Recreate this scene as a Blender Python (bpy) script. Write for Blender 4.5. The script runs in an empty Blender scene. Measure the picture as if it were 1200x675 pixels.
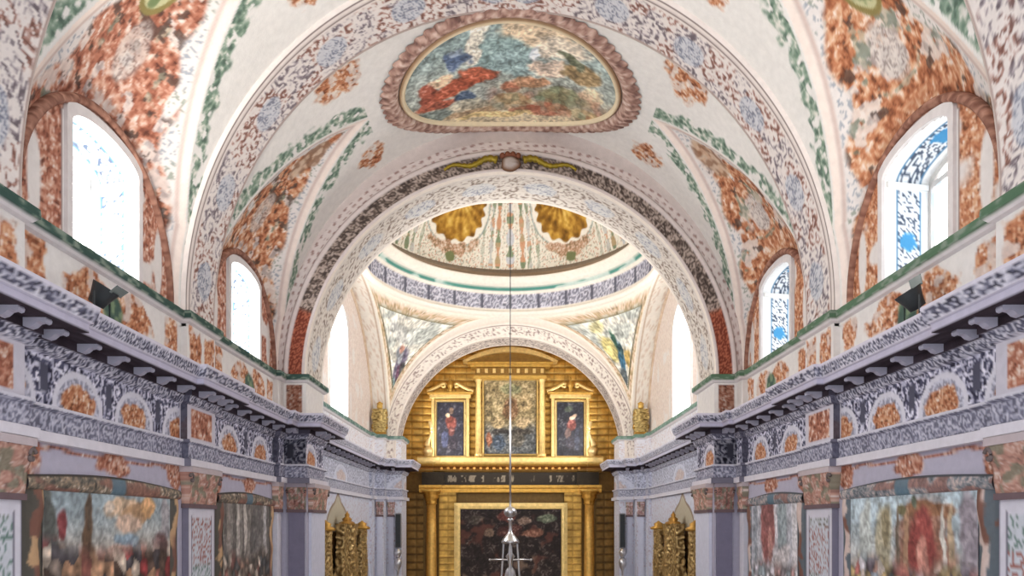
import bpy, math, random
import numpy as np
from mathutils import Vector, Matrix

# ------------------------------------------------------------------ basics
ZE = 6.5            # height of the eye above the chapel floor (choir loft)
H0 = 613.0          # horizon row, F focal length, both for a 1200x675 frame
F = 900.0
CX = 598.0
scene = bpy.context.scene
COL = scene.collection
rng = np.random.default_rng(7)
random.seed(7)
PI = math.pi

def lin(c):
    c = np.asarray(c, dtype=np.float64)
    return np.where(c <= 0.04045, c / 12.92, ((np.clip(c, 0, None) + 0.055) / 1.055) ** 2.4)

def rgb(r, g, b):
    return np.array([r, g, b]) / 255.0

# ------------------------------------------------------------------ noise
def _h(ix, iy, seed):
    n = (ix.astype(np.int64) * 374761393 + iy.astype(np.int64) * 668265263 + seed * 1442695041) & 0xFFFFFFFF
    n = ((n ^ (n >> 13)) * 1274126177) & 0xFFFFFFFF
    n = (n ^ (n >> 16)) & 0xFFFFFFFF
    return n / 4294967295.0

def vnoise(x, y, seed=0):
    x = np.asarray(x, float); y = np.asarray(y, float)
    ix = np.floor(x); iy = np.floor(y)
    fx = x - ix; fy = y - iy
    fx = fx * fx * (3 - 2 * fx); fy = fy * fy * (3 - 2 * fy)
    a = _h(ix, iy, seed); b = _h(ix + 1, iy, seed); c = _h(ix, iy + 1, seed); d = _h(ix + 1, iy + 1, seed)
    return (a * (1 - fx) + b * fx) * (1 - fy) + (c * (1 - fx) + d * fx) * fy

def fbm(x, y, seed=0, o=3):
    s = 0; a = 0.5; t = 0
    for i in range(o):
        s = s + a * vnoise(x * 2 ** i, y * 2 ** i, seed + i * 17); t += a; a *= 0.5
    return s / t

def worley(x, y, seed=0, jit=0.8):
    x = np.asarray(x, float); y = np.asarray(y, float)
    ix = np.floor(x); iy = np.floor(y)
    best = np.full(x.shape, 9.0); f2 = np.full(x.shape, 9.0)
    bid = np.zeros(x.shape); bdx = np.zeros(x.shape); bdy = np.zeros(x.shape)
    for ox in (-1, 0, 1):
        for oy in (-1, 0, 1):
            jx = ix + ox; jy = iy + oy
            px = jx + 0.5 + jit * (_h(jx, jy, seed) - 0.5); py = jy + 0.5 + jit * (_h(jx, jy, seed + 91) - 0.5)
            dx = x - px; dy = y - py; d = np.sqrt(dx * dx + dy * dy)
            m = d < best
            f2 = np.where(m, best, np.minimum(f2, d))
            bid = np.where(m, _h(jx, jy, seed + 191), bid); bdx = np.where(m, dx, bdx); bdy = np.where(m, dy, bdy)
            best = np.minimum(best, d)
    return best, f2, bid, bdx, bdy

def sst(a, b, x):
    t = np.clip((x - a) / (b - a), 0, 1)
    return t * t * (3 - 2 * t)

def mix(a, b, t):
    t = np.asarray(t)[..., None] if np.ndim(t) else t
    return a * (1 - t) + np.asarray(b) * t

def full(c, like):
    return np.broadcast_to(np.asarray(c, float), like.shape + (3,)).copy()

def pal(stops, t):
    xs = [s[0] for s in stops]; cs = np.array([s[1] for s in stops])
    return np.stack([np.interp(t, xs, cs[:, k]) for k in range(3)], -1)

# ------------------------------------------------------------------ painted ornament (colours only where the paint has them)
WHITE = rgb(222, 219, 214)
RED_P = [(0, rgb(92, 56, 46)), (.25, rgb(142, 88, 70)), (.5, rgb(176, 116, 94)), (.72, rgb(204, 160, 138)), (1, rgb(228, 214, 204))]
ORA_P = [(0, rgb(100, 62, 44)), (.25, rgb(152, 94, 66)), (.5, rgb(188, 126, 92)), (.72, rgb(210, 166, 132)), (1, rgb(230, 214, 200))]
GRN_P = [(0, rgb(56, 78, 66)), (.4, rgb(96, 124, 104)), (.7, rgb(142, 160, 142)), (1, rgb(214, 212, 202))]
GRY_P = [(0, rgb(50, 48, 60)), (.35, rgb(92, 92, 110)), (.6, rgb(146, 146, 164)), (1, rgb(214, 212, 222))]

def scroll(u, v, s, seed):
    f1, f2, cid, dx, dy = worley(u * s, v * s, seed)
    ang = np.arctan2(dy, dx)
    sp = .5 + .5 * np.sin(2 * PI * (f1 * 2.3) + ang * np.where(cid > .5, 1, -1) + cid * 12)
    leaf = .5 + .5 * np.sin(ang * 6 + f1 * 14 * np.where(cid > .5, 1, -1))
    return sp, leaf, f1, cid

def acanthus(u, v, seed, p=RED_P, s=1.9):
    """curling leafwork: large volutes broken into small leaflets with pale gaps"""
    wu = u + .16 * (fbm(u * 3, v * 3, seed + 3) - .5); wv = v + .16 * (fbm(u * 3, v * 3, seed + 5) - .5)
    sp, leaf, f1, cid = scroll(wu, wv, s, seed)
    g1, g2, gid, gx, gy = worley(wu * s * 3.6, wv * s * 3.6, seed + 13)
    vein = .5 + .5 * np.sin(np.arctan2(gy, gx) * 2 + gid * 9 + g1 * 7)
    hf = fbm(u * 13, v * 13, seed + 9, 2)
    t = -.06 + .30 * sp + .16 * leaf + .26 * vein + .20 * gid + .9 * (hf - .5) + .12
    return pal(p, np.clip(t, 0, 1)), sp

def scatter(u, v, s, seed, thr):
    """small painted sprigs: 1 inside a sprig"""
    sp, leaf, f1, cid = scroll(u, v, s, seed)
    n = fbm(u * s * 3, v * s * 3, seed + 4, 2)
    return sst(thr, thr + .1, .5 * sp + .3 * leaf + .6 * (n - .5))

def garland(u, v, seed):
    f1, f2, cid, dx, dy = worley(u * 8.5, v * 8.5, seed)
    n = fbm(u * 16, v * 16, seed + 2, 2)
    t = np.clip(.02 + f1 * .9 + .5 * (cid - .5) + .9 * (n - .5) + .15, 0, 1)
    return pal(GRN_P, t)

def strap(u, v, s, seed):
    """white scrolled strapwork lines over a dark blue grey ground"""
    sp, leaf, f1, cid = scroll(u, v, s * .62, seed)
    g1, g2, gid, gx, gy = worley(u * s * 1.3, v * s * 1.3, seed + 5)
    n = fbm(u * s * 2.6, v * s * 2.6, seed + 7, 2)
    line = np.maximum(sst(.62, .82, sp), sst(.16, .06, g2 - g1) * .8)
    t = .14 + .22 * gid + .62 * line + .5 * (n - .5)
    return pal(GRY_P, np.clip(t, 0, 1))

def picture(u, v, base, blobs, seed, warp=.05, grain=.22, nu=None, nv=None, sat=.82):
    """a painting: soft figures on a ground, broken up by brushwork; nu, nv are metres for the brushwork"""
    nu = u * 3 if nu is None else nu; nv = v * 3 if nv is None else nv
    wu = u + warp * (fbm(nu * 3, nv * 3, seed, 3) - .5) * 2; wv = v + warp * (fbm(nu * 3, nv * 3, seed + 40, 3) - .5) * 2
    c = base(wu, wv) if callable(base) else full(base, u)
    for (bu, bv, ru, rv, rot, col) in blobs:
        ca, sa = math.cos(rot), math.sin(rot)
        x = (wu - bu) * ca + (wv - bv) * sa; y = -(wu - bu) * sa + (wv - bv) * ca
        d = np.sqrt((x / ru) ** 2 + (y / rv) ** 2) + .35 * (fbm(nu * 8, nv * 8, seed + 11, 2) - .5)
        c = mix(c, np.asarray(col), sst(1.2, .8, d))
    # brushwork: folds, clouds and small figures in lighter and darker touches of the same colours
    qx = nu + .10 * (fbm(nu * 5, nv * 5, seed + 3) - .5); qy = nv + .10 * (fbm(nu * 5, nv * 5, seed + 4) - .5)
    g1, g2, gid, gx, gy = worley(qx * 5, qy * 5, seed + 82)
    fold = .5 + .5 * np.sin(np.arctan2(gy, gx) * 2 + gid * 8 + g1 * 9)
    n = fbm(nu * 9, nv * 9, seed + 80, 3)
    t = grain * (1.9 * (n - .5) + .8 * (fold - .5) + .7 * (gid - .5))
    c = c * (1 + t)[..., None]
    c = mix(c, rgb(216, 204, 188), np.clip(t * 1.1 - .12, 0, .5))
    g = c.mean(-1, keepdims=True)
    return np.clip(g + (c - g) * sat, 0, 1)

def fine(u, v, seed, dark, mid, pale, s=4.0, amt=.5):
    """small scrolling filigree on a pale ground"""
    wu = u + .10 * (fbm(u * 4, v * 4, seed + 3) - .5); wv = v + .10 * (fbm(u * 4, v * 4, seed + 5) - .5)
    sp, leaf, f1, cid = scroll(wu, wv, s, seed)
    n = fbm(u * 13, v * 13, seed + 7, 2)
    t = .45 * sp + .2 * leaf + .9 * (n - .5) + .2
    a0 = .18 + .5 * amt
    return pal([(0, dark), (a0 * .45, dark), (a0 * .8, mid), (a0 * 1.15, pale), (1, pale)], np.clip(t, 0, 1))

def crowd(u, v, s, seed, cols):
    f1, f2, cid, dx, dy = worley(u * s, v * s * .7, seed)
    k = np.asarray(cols)
    c = k[np.minimum((cid * len(k)).astype(int), len(k) - 1)]
    return c * (1.15 - .7 * f1)[..., None]

# ------------------------------------------------------------------ materials
MATS = {}
def bsdf_mat(name, col=None, rough=.6, metal=0, noise=.12, nscale=6, attr=False, bump=.0, bscale=20, spec=.3):
    m = bpy.data.materials.new(name); m.use_nodes = True
    nt = m.node_tree; b = nt.nodes['Principled BSDF']
    b.inputs['Roughness'].default_value = rough; b.inputs['Metallic'].default_value = metal
    b.inputs['Specular IOR Level'].default_value = spec
    tc = nt.nodes.new('ShaderNodeTexCoord')
    nz = nt.nodes.new('ShaderNodeTexNoise'); nz.inputs['Scale'].default_value = nscale; nz.inputs['Detail'].default_value = 4
    nt.links.new(tc.outputs['Object'], nz.inputs['Vector'])
    mr = nt.nodes.new('ShaderNodeMapRange'); mr.inputs['From Min'].default_value = .3; mr.inputs['From Max'].default_value = .7
    mr.inputs['To Min'].default_value = 1 - noise; mr.inputs['To Max'].default_value = 1 + noise
    nt.links.new(nz.outputs['Fac'], mr.inputs['Value'])
    mu = nt.nodes.new('ShaderNodeVectorMath'); mu.operation = 'SCALE'
    if attr:
        a = nt.nodes.new('ShaderNodeAttribute'); a.attribute_name = 'Col'
        nt.links.new(a.outputs['Color'], mu.inputs[0])
    else:
        l = lin(col); mu.inputs[0].default_value = tuple(l)
    nt.links.new(mr.outputs['Result'], mu.inputs['Scale'])
    nt.links.new(mu.outputs['Vector'], b.inputs['Base Color'])
    if bump:
        n2 = nt.nodes.new('ShaderNodeTexNoise'); n2.inputs['Scale'].default_value = bscale; n2.inputs['Detail'].default_value = 3
        nt.links.new(tc.outputs['Object'], n2.inputs['Vector'])
        bp = nt.nodes.new('ShaderNodeBump'); bp.inputs['Strength'].default_value = bump; bp.inputs['Distance'].default_value = .03
        nt.links.new(n2.outputs['Fac'], bp.inputs['Height']); nt.links.new(bp.outputs['Normal'], b.inputs['Normal'])
    MATS[name] = m
    return m

def glass_mat(name, strength, blue):
    """daylit leaded pane: bright panes between dark leads with blue quarries"""
    m = bpy.data.materials.new(name); m.use_nodes = True; nt = m.node_tree
    b = nt.nodes['Principled BSDF']; b.inputs['Base Color'].default_value = (.5, .55, .6, 1); b.inputs['Roughness'].default_value = .2
    tc = nt.nodes.new('ShaderNodeTexCoord')
    mp = nt.nodes.new('ShaderNodeMapping'); mp.inputs['Rotation'].default_value = (PI / 4, 0, 0)
    br = nt.nodes.new('ShaderNodeTexVoronoi'); br.feature = 'DISTANCE_TO_EDGE'; br.inputs['Scale'].default_value = 6; br.inputs['Randomness'].default_value = .25
    nt.links.new(tc.outputs['Object'], mp.inputs['Vector']); nt.links.new(mp.outputs['Vector'], br.inputs['Vector'])
    cr = nt.nodes.new('ShaderNodeValToRGB'); cr.color_ramp.elements[0].position = .02; cr.color_ramp.elements[1].position = .05
    cr.color_ramp.elements[0].color = (.08, .08, .09, 1); cr.color_ramp.elements[1].color = (1, 1, 1, 1)
    nt.links.new(br.outputs['Distance'], cr.inputs['Fac'])
    v2 = nt.nodes.new('ShaderNodeTexVoronoi'); v2.inputs['Scale'].default_value = 6; v2.inputs['Randomness'].default_value = .25
    nt.links.new(mp.outputs['Vector'], v2.inputs['Vector'])
    c2 = nt.nodes.new('ShaderNodeValToRGB'); c2.color_ramp.interpolation = 'CONSTANT'
    c2.color_ramp.elements[0].color = tuple(blue) + (1,); c2.color_ramp.elements[1].position = .22; c2.color_ramp.elements[1].color = (1, .98, .95, 1)
    nt.links.new(v2.outputs['Color'], c2.inputs['Fac'])
    mx = nt.nodes.new('ShaderNodeMix'); mx.data_type = 'RGBA'; mx.blend_type = 'MULTIPLY'; mx.inputs['Factor'].default_value = 1
    nt.links.new(cr.outputs['Color'], mx.inputs['A']); nt.links.new(c2.outputs['Color'], mx.inputs['B'])
    nt.links.new(mx.outputs['Result'], b.inputs['Emission Color']); b.inputs['Emission Strength'].default_value = strength
    MATS[name] = m
    return m

bsdf_mat('painted_plaster', rough=.8, attr=True, noise=.05, nscale=9, bump=.12, bscale=30, spec=.15)
bsdf_mat('painted_canvas', rough=.55, attr=True, noise=.06, nscale=14, bump=.08, bscale=60, spec=.25)
bsdf_mat('gilded_wood', attr=True, rough=.38, metal=.55, noise=.16, nscale=8, bump=.35, bscale=26)
bsdf_mat('white_plaster', rgb(226, 222, 218), rough=.8, noise=.04, spec=.15)
bsdf_mat('grey_stone', rgb(150, 148, 166), rough=.7, noise=.12)
bsdf_mat('dark_iron', rgb(50, 54, 56), rough=.45, noise=.1)
bsdf_mat('lamp_glass', rgb(112, 124, 122), rough=.15, noise=.05, spec=.6)
bsdf_mat('silver', rgb(205, 205, 208), rough=.28, metal=.9, noise=.06)
bsdf_mat('speaker_grey', rgb(120, 120, 126), rough=.6, noise=.05)
bsdf_mat('marble_floor', rgb(205, 196, 190), rough=.35, noise=.1, nscale=2)
glass_mat('glass_left', 15.0, (.45, .62, .8))
glass_mat('glass_right', 3.2, (.35, .6, .85))
glass_mat('glass_choir', 24.0, (.7, .85, 1.0))

# the altarpiece and the hanging lamp are drawn in a larger unit of length (metres per unit)
UNIT = 1.0

# ------------------------------------------------------------------ object helpers
def link(name, me, mat, parent=None, loc=None):
    o = bpy.data.objects.new(name, me); COL.objects.link(o)
    if mat is not None and not me.materials:
        me.materials.append(MATS[mat] if isinstance(mat, str) else mat)
    if parent is not None:
        o.parent = parent
    if loc is not None:
        o.location = loc
    return o

def tag(o, label, cat, group=None):
    o['label'] = label; o['category'] = cat
    if group: o['group'] = group
    return o

def thing(name, label, cat, loc=(0, 0, 0), group=None):
    o = bpy.data.objects.new(name, None); COL.objects.link(o)
    o.location = (loc[0] * UNIT, loc[1] * UNIT, max(loc[2] * UNIT, -ZE) + ZE); o.empty_display_size = .2
    return tag(o, label, cat, group)

def struct(o):
    o['kind'] = 'structure'
    return o

def base_of(parent):
    """vertices are given in chapel coordinates (z from the eye); the parent's origin is taken off"""
    off = Vector((0, 0, ZE))
    p = parent
    while p is not None:
        off = off - Vector(p.location); p = p.parent
    return np.array(off)

def mesh_from(name, V, Fc, mat, parent=None, col=None, smooth=True):
    V = np.asarray(V, float).reshape(-1, 3) * UNIT
    V[:, 2] = np.maximum(V[:, 2], -ZE)
    V = V + base_of(parent)
    org = np.zeros(3)
    if parent is None:                      # origin at the thing's own base
        org = np.array([(V[:, 0].min() + V[:, 0].max()) / 2, (V[:, 1].min() + V[:, 1].max()) / 2, V[:, 2].min()])
        V = V - org
    me = bpy.data.meshes.new(name)
    if isinstance(Fc, np.ndarray):
        nf = len(Fc); k = Fc.shape[1]
        me.vertices.add(len(V)); me.vertices.foreach_set('co', V.ravel())
        me.loops.add(nf * k); me.loops.foreach_set('vertex_index', Fc.ravel().astype(np.int32))
        me.polygons.add(nf); me.polygons.foreach_set('loop_start', np.arange(0, nf * k, k, dtype=np.int32))
        me.update(calc_edges=True)
    else:
        me.from_pydata([tuple(v) for v in V], [], Fc); me.update()
    me.validate()
    me.polygons.foreach_set('use_smooth', np.full(len(me.polygons), smooth))
    if col is not None:
        col = np.asarray(col, float).reshape(-1, 3)
        if len(col) == 1: col = np.repeat(col, len(V), 0)
        a = me.color_attributes.new('Col', 'FLOAT_COLOR', 'POINT')
        a.data.foreach_set('color', np.concatenate([lin(np.clip(col, 0, 1)), np.ones((len(col), 1))], 1).ravel().astype(np.float32))
    return link(name, me, mat, parent, None if parent is not None else tuple(org))

def grid_obj(name, P, C, mat, parent=None, keep=None, smooth=True):
    """P (nu,nv,3) points, C (nu,nv,3) colours; keep (nu-1,nv-1) faces to keep"""
    nu, nv = P.shape[:2]
    idx = np.arange(nu * nv).reshape(nu, nv)
    Fc = np.stack([idx[:-1, :-1], idx[1:, :-1], idx[1:, 1:], idx[:-1, 1:]], -1)
    Fc = Fc[keep] if keep is not None else Fc.reshape(-1, 4)
    V = P.reshape(-1, 3); Cc = C.reshape(-1, 3)
    if keep is not None:
        used = np.unique(Fc); rem = np.full(len(V), -1); rem[used] = np.arange(len(used))
        V = V[used]; Cc = Cc[used]; Fc = rem[Fc]
    return mesh_from(name, V, Fc, mat, parent, Cc, smooth)

class MB:
    """collects simple shapes into one mesh"""
    def __init__(self): self.v = []; self.f = []; self.c = []
    def add(self, V, Fc, c=(.8, .8, .8)):
        o = len(self.v)
        self.v += [tuple(x) for x in V]; self.f += [tuple(i + o for i in q) for q in Fc]
        cc = np.asarray(c, float)
        self.c += [tuple(cc)] * len(V) if cc.ndim == 1 else [tuple(x) for x in cc]
        return self
    def box(self, x0, x1, y0, y1, z0, z1, c=(.8, .8, .8), bev=0.0):
        x0, x1 = min(x0, x1), max(x0, x1); y0, y1 = min(y0, y1), max(y0, y1)
        if bev <= 0:
            V = [(x, y, z) for z in (z0, z1) for y in (y0, y1) for x in (x0, x1)]
            return self.add(V, [(0, 2, 3, 1), (4, 5, 7, 6), (0, 1, 5, 4), (2, 6, 7, 3), (0, 4, 6, 2), (1, 3, 7, 5)], c)
        rings = []
        for z, b in ((z0, bev), (z0 + bev, 0), (z1 - bev, 0), (z1, bev)):
            k = bev
            rings.append([(x0 + b, y0 + k + b * 0, z), (x0 + k + b * 0, y0 + b, z), (x1 - k, y0 + b, z), (x1 - b, y0 + k, z), (x1 - b, y1 - k, z), (x1 - k, y1 - b, z), (x0 + k, y1 - b, z), (x0 + b, y1 - k, z)])
        V = [p for r in rings for p in r]; Fc = []
        for i in range(3):
            for j in range(8):
                Fc.append((i * 8 + j, i * 8 + (j + 1) % 8, (i + 1) * 8 + (j + 1) % 8, (i + 1) * 8 + j))
        Fc.append(tuple(reversed(range(8)))); Fc.append(tuple(range(24, 32)))
        return self.add(V, Fc, c)
    def lathe(self, cx, cy, prof, n=20, c=(.8, .8, .8), sx=1, sy=1, flute=0, nfl=8, twist=0):
        V = []; Fc = []
        for i, (r, z) in enumerate(prof):
            for j in range(n):
                a = 2 * PI * j / n
                rr = r * (1 + flute * math.cos(nfl * a + twist * z))
                V.append((cx + sx * rr * math.cos(a), cy + sy * rr * math.sin(a), z))
        for i in range(len(prof) - 1):
            for j in range(n):
                Fc.append((i * n + j, i * n + (j + 1) % n, (i + 1) * n + (j + 1) % n, (i + 1) * n + j))
        Fc.append(tuple(reversed(range(n)))); Fc.append(tuple(range((len(prof) - 1) * n, len(prof) * n)))
        return self.add(V, Fc, c)
    def tube(self, pts, r, n=8, c=(.8, .8, .8)):
        pts = [Vector(p) for p in pts]; V = []; Fc = []
        rs = r if isinstance(r, (list, tuple)) else [r] * len(pts)
        up = Vector((0, 0, 1))
        for i, p in enumerate(pts):
            t = (pts[min(i + 1, len(pts) - 1)] - pts[max(i - 1, 0)]).normalized()
            a = t.cross(up)
            if a.length < 1e-3: a = t.cross(Vector((0, 1, 0)))
            a.normalize(); b = t.cross(a)
            for j in range(n):
                q = 2 * PI * j / n
                V.append(p + (a * math.cos(q) + b * math.sin(q)) * rs[i])
        for i in range(len(pts) - 1):
            for j in range(n):
                Fc.append((i * n + j, i * n + (j + 1) % n, (i + 1) * n + (j + 1) % n, (i + 1) * n + j))
        Fc.append(tuple(reversed(range(n)))); Fc.append(tuple(range((len(pts) - 1) * n, len(pts) * n)))
        return self.add(V, Fc, c)
    def ball(self, c0, r, n=12, m=8, c=(.8, .8, .8), s=(1, 1, 1)):
        prof = [(max(.002, math.sin(PI * i / m)) , -math.cos(PI * i / m)) for i in range(m + 1)]
        V = []; Fc = []
        for (q, z) in prof:
            for j in range(n):
                a = 2 * PI * j / n
                V.append((c0[0] + r * s[0] * q * math.cos(a), c0[1] + r * s[1] * q * math.sin(a), c0[2] + r * s[2] * z))
        for i in range(m):
            for j in range(n):
                Fc.append((i * n + j, i * n + (j + 1) % n, (i + 1) * n + (j + 1) % n, (i + 1) * n + j))
        return self.add(V, Fc, c)
    def prism_y(self, poly, y0, y1, c=(.8, .8, .8)):
        """polygon in (x,z), extruded along y"""
        n = len(poly)
        V = [(x, y0, z) for x, z in poly] + [(x, y1, z) for x, z in poly]
        Fc = [tuple(reversed(range(n))), tuple(range(n, 2 * n))] + [(j, (j + 1) % n, n + (j + 1) % n, n + j) for j in range(n)]
        return self.add(V, Fc, c)
    def ribbon_arch(self, pts_in, pts_out, y0, y1, c):
        """closed band between two (x,z) polylines, extruded along y"""
        n = len(pts_in); V = []
        for (a, b), (p, q) in zip(pts_in, pts_out):
            V += [(a, y0, b), (p, y0, q), (p, y1, q), (a, y1, b)]
        Fc = []
        for i in range(n - 1):
            for k in range(4):
                Fc.append((i * 4 + k, i * 4 + (k + 1) % 4, (i + 1) * 4 + (k + 1) % 4, (i + 1) * 4 + k))
        Fc.append((3, 2, 1, 0)); Fc.append(tuple((n - 1) * 4 + k for k in range(4)))
        return self.add(V, Fc, c)
    def build(self, name, mat, parent=None, smooth=False, color=True):
        return mesh_from(name, np.array(self.v), self.f, mat, parent, np.array(self.c) if color else None, smooth)

# ------------------------------------------------------------------ nave dimensions (z from the eye)
A, B, ZC = 5.0, 5.25, 3.35            # vault: half span, rise, springing
Y0, Y1, Y2 = 4.5, 16.65, 18.15        # nave start, chancel arch front and back
RIBS = [(6.55, 7.75), (11.65, 12.8)]
BAYS = [(9.67, 1.92), (14.72, 1.92)]
TIP = 57.0
YE, YF = 28.4, 29.7                   # second arch, front and back

def gw(th, w0):                        # half width of a lunette at vault angle th (degrees)
    return np.where(th < 12, w0, w0 * np.clip(1 - (th - 12) / (TIP - 12), 0, 1))

def bulge(th, y):
    d = np.zeros_like(th)
    for yc, w0 in BAYS:
        w = gw(th, w0)
        q = np.clip(1 - (np.abs(y - yc) / np.maximum(w, 1e-4)) ** 2, 0, 1)
        d += np.where(w > .02, .14 * np.clip(1 - th / TIP, 0, 1) * q, 0)
    return d

def vault_point(th, y, side, extra=0.0):
    k = 1 + bulge(th, y) + extra
    t = np.radians(th)
    return np.stack([side * A * k * np.cos(t), y + 0 * th, ZC + B * k * np.sin(t)], -1)

def paint_vault(th, y, side):
    s = np.radians(th) * 5.13 * side
    seed = 11 if side > 0 else 23
    c = full(WHITE, th)
    c *= (1 + .05 * (fbm(s * .8, y * .8, 3) - .5))[..., None]
    for bi, (yc, w0) in enumerate(BAYS):
        w = gw(th, w0); dy = y - yc
        d = (w - np.abs(dy)) * np.where(th > 12, .903, 1.0)
        inb = np.abs(dy) < w0 + .25
        inside = (d > 0) & inb
        u, v = s, y
        # red leafwork, mirrored about the middle of the bay, thick around the window
        us = s; vs = np.abs(dy) + .05 * np.sin(s * 2)
        ac, sp = acanthus(us, vs + bi * 3, seed + bi * 7, RED_P if side < 0 and bi == 0 else ORA_P, 1.9)
        cov = fbm(us * 1.7, vs * 1.7 + 9 * (dy > 0) * .15, seed + 60 + bi, 2)
        wob = .20 + .26 * fbm(us * 1.1 + 4, vs * 1.1, seed + 70, 2) + .08 * np.sin(us * 6)
        m = sst(wob - .05, wob + .05, d) * sst(.17, .24, cov + .14 * (d > .9) + .10 * (th < 22))
        # white strips with small blue and green sprigs beside the groin
        cc = full(rgb(218, 212, 208), th)
        sprig = scatter(u, v, 4.0, seed + 31, .54) * sst(.16, .22, d)
        cc = mix(cc, mix(full(rgb(122, 134, 148), th), rgb(116, 128, 112), sst(.5, .6, vnoise(u * 3, v * 3, 8))), sprig * .6)
        def isle(k, o, sd): return .55 * vnoise(us * k + o, vs * k, sd) + .25 * vnoise(us * k * 2.3, vs * k * 2.3 + o, sd + 1) + .20 * vnoise(us * k * 5, vs * k * 5, sd + 2)
        ac = mix(ac, mix(full(rgb(220, 212, 206), th), rgb(168, 164, 164), sst(.55, .7, fbm(u * 9, v * 9, seed + 1, 2))), sst(.60, .65, isle(3.0, 0, seed + 90)) * .8)
        ac = mix(ac, mix(full(rgb(104, 118, 104), th), rgb(176, 170, 150), sst(.4, .6, fbm(u * 10, v * 10, 3, 2))), sst(.66, .70, isle(3.4, 7, seed + 95)) * .7)
        ac = mix(ac, rgb(72, 60, 56), sst(.67, .70, isle(4.6, 3, seed + 98)) * .7)
        cc = mix(cc, ac, m)
        # pale lattice cartouche above the window
        e = np.sqrt(((th - 27.5) / 4.6) ** 2 + (dy / .27) ** 2) + .35 * (fbm(u * 4, v * 4, seed + 6, 2) - .5)
        lat = fine(u, v, seed + 15, rgb(128, 118, 116), rgb(164, 154, 150), rgb(208, 202, 196), 6, .62)
        cc = mix(cc, lat, sst(1.05, .8, e) * .7)
        # oval olive medallion near the point of the lunette
        if bi == 0:
            e = np.sqrt(((th - 36.5) / 4.6) ** 2 + ((dy + .28) / .30) ** 2) + .12 * (fbm(u * 6, v * 6, 4, 2) - .5)
            cc = mix(cc, rgb(134, 122, 76), sst(1.14, 1.06, e)); cc = mix(cc, rgb(188, 186, 146), sst(.92, .84, e)); cc = mix(cc, rgb(116, 132, 92), sst(.7, .5, e + 1.0 * (fbm(u * 7, v * 7, 5, 2) - .5)))
        else:
            e = np.sqrt(((th - 42) / 5.5) ** 2 + (dy / .26) ** 2) + .5 * (fbm(u * 6, v * 6, 4, 2) - .5)
            cc = mix(cc, mix(full(rgb(138, 104, 82), th), rgb(196, 170, 146), sst(.4, .65, fbm(u * 8, v * 8, 6, 2))), sst(1.1, .9, e) * .85)
        # pale edge moulding
        cc = mix(cc, rgb(230, 216, 206), sst(.13, .08, d)); cc = mix(cc, rgb(190, 160, 148), sst(.055, .0, np.abs(d - .14)) * .6)
        c = np.where(inside[..., None], cc, c)
        # green garland on the barrel side of the groin
        out = inb & (d <= 0) & (th > 8) & (w > 0)
        g = garland(s, y, seed + 5)
        wid = .36 + .36 * (fbm(s * 6, y * 6, seed + 2, 2) - .5)
        gm = sst(.04, .07, -d) * sst(wid + .05, wid - .05, -d) * sst(.30, .40, fbm(s * 8, y * 8, seed + 8, 2))
        c = np.where(out[..., None], mix(c, g, gm * .85), c)
        c = np.where(out[..., None], mix(c, rgb(170, 110, 90), sst(.03, .015, np.abs(d + .03)) * .0), c)
        # scrolled bunches on the white field
        for (tt, yy, rs, ry) in ((53, -1.51, .46, .42), (55, 1.31, .34, .36)):
            e = np.sqrt(((np.radians(th - tt) * 5.13) / rs) ** 2 + ((dy - yy) / ry) ** 2)
            a2, _ = acanthus(s, y, seed + 77, ORA_P, 3.0)
            hole_ = sst(.57, .64, vnoise(s * 7, y * 7, seed + 13) * .6 + .4 * vnoise(s * 15, y * 15, seed + 14))
            c = mix(c, a2, sst(1.1, .8, e + 1.1 * (fbm(s * 5, y * 5, seed + 12, 3) - .5)) * (1 - hole_ * .7))
    return np.clip(c, 0, 1)

def paint_rib(th, y, side, y0, y1):
    s = np.radians(th) * 5.13; seed = 41 if side > 0 else 47
    q = (y - y0) / (y1 - y0)
    c = full(rgb(224, 214, 208), th)
    fa = fine(s, y, seed, rgb(116, 80, 70), rgb(170, 130, 118), rgb(220, 212, 207), 3.9, .6)
    fb = fine(s, y, seed, rgb(104, 94, 100), rgb(160, 150, 154), rgb(220, 212, 207), 3.9, .6)
    c = mix(c, mix(fa, fb, sst(.5, .62, vnoise(s * 3.4, y * 3.4, seed))), sst(.16, .22, q) * sst(.98, .92, q) * .95)
    ks = (s + .2) / 1.45; m = (ks - np.floor(ks) - .5) * 1.45
    e = np.sqrt((m / .30) ** 2 + ((q - .58) * (y1 - y0) / .27) ** 2)
    c = mix(c, fine(s, y, seed + 3, rgb(122, 124, 138), rgb(158, 162, 174), rgb(200, 200, 204), 7, .6), sst(1.06, .94, e + .2 * (fbm(s * 5, y * 5, 4, 2) - .5)))
    for l in (.03, .12):
        c = mix(c, rgb(112, 96, 92), sst(.018, .008, np.abs(q - l)))
    c = mix(c, rgb(170, 150, 142), sst(.012, .005, np.abs(q - .97)))
    return c

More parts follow.
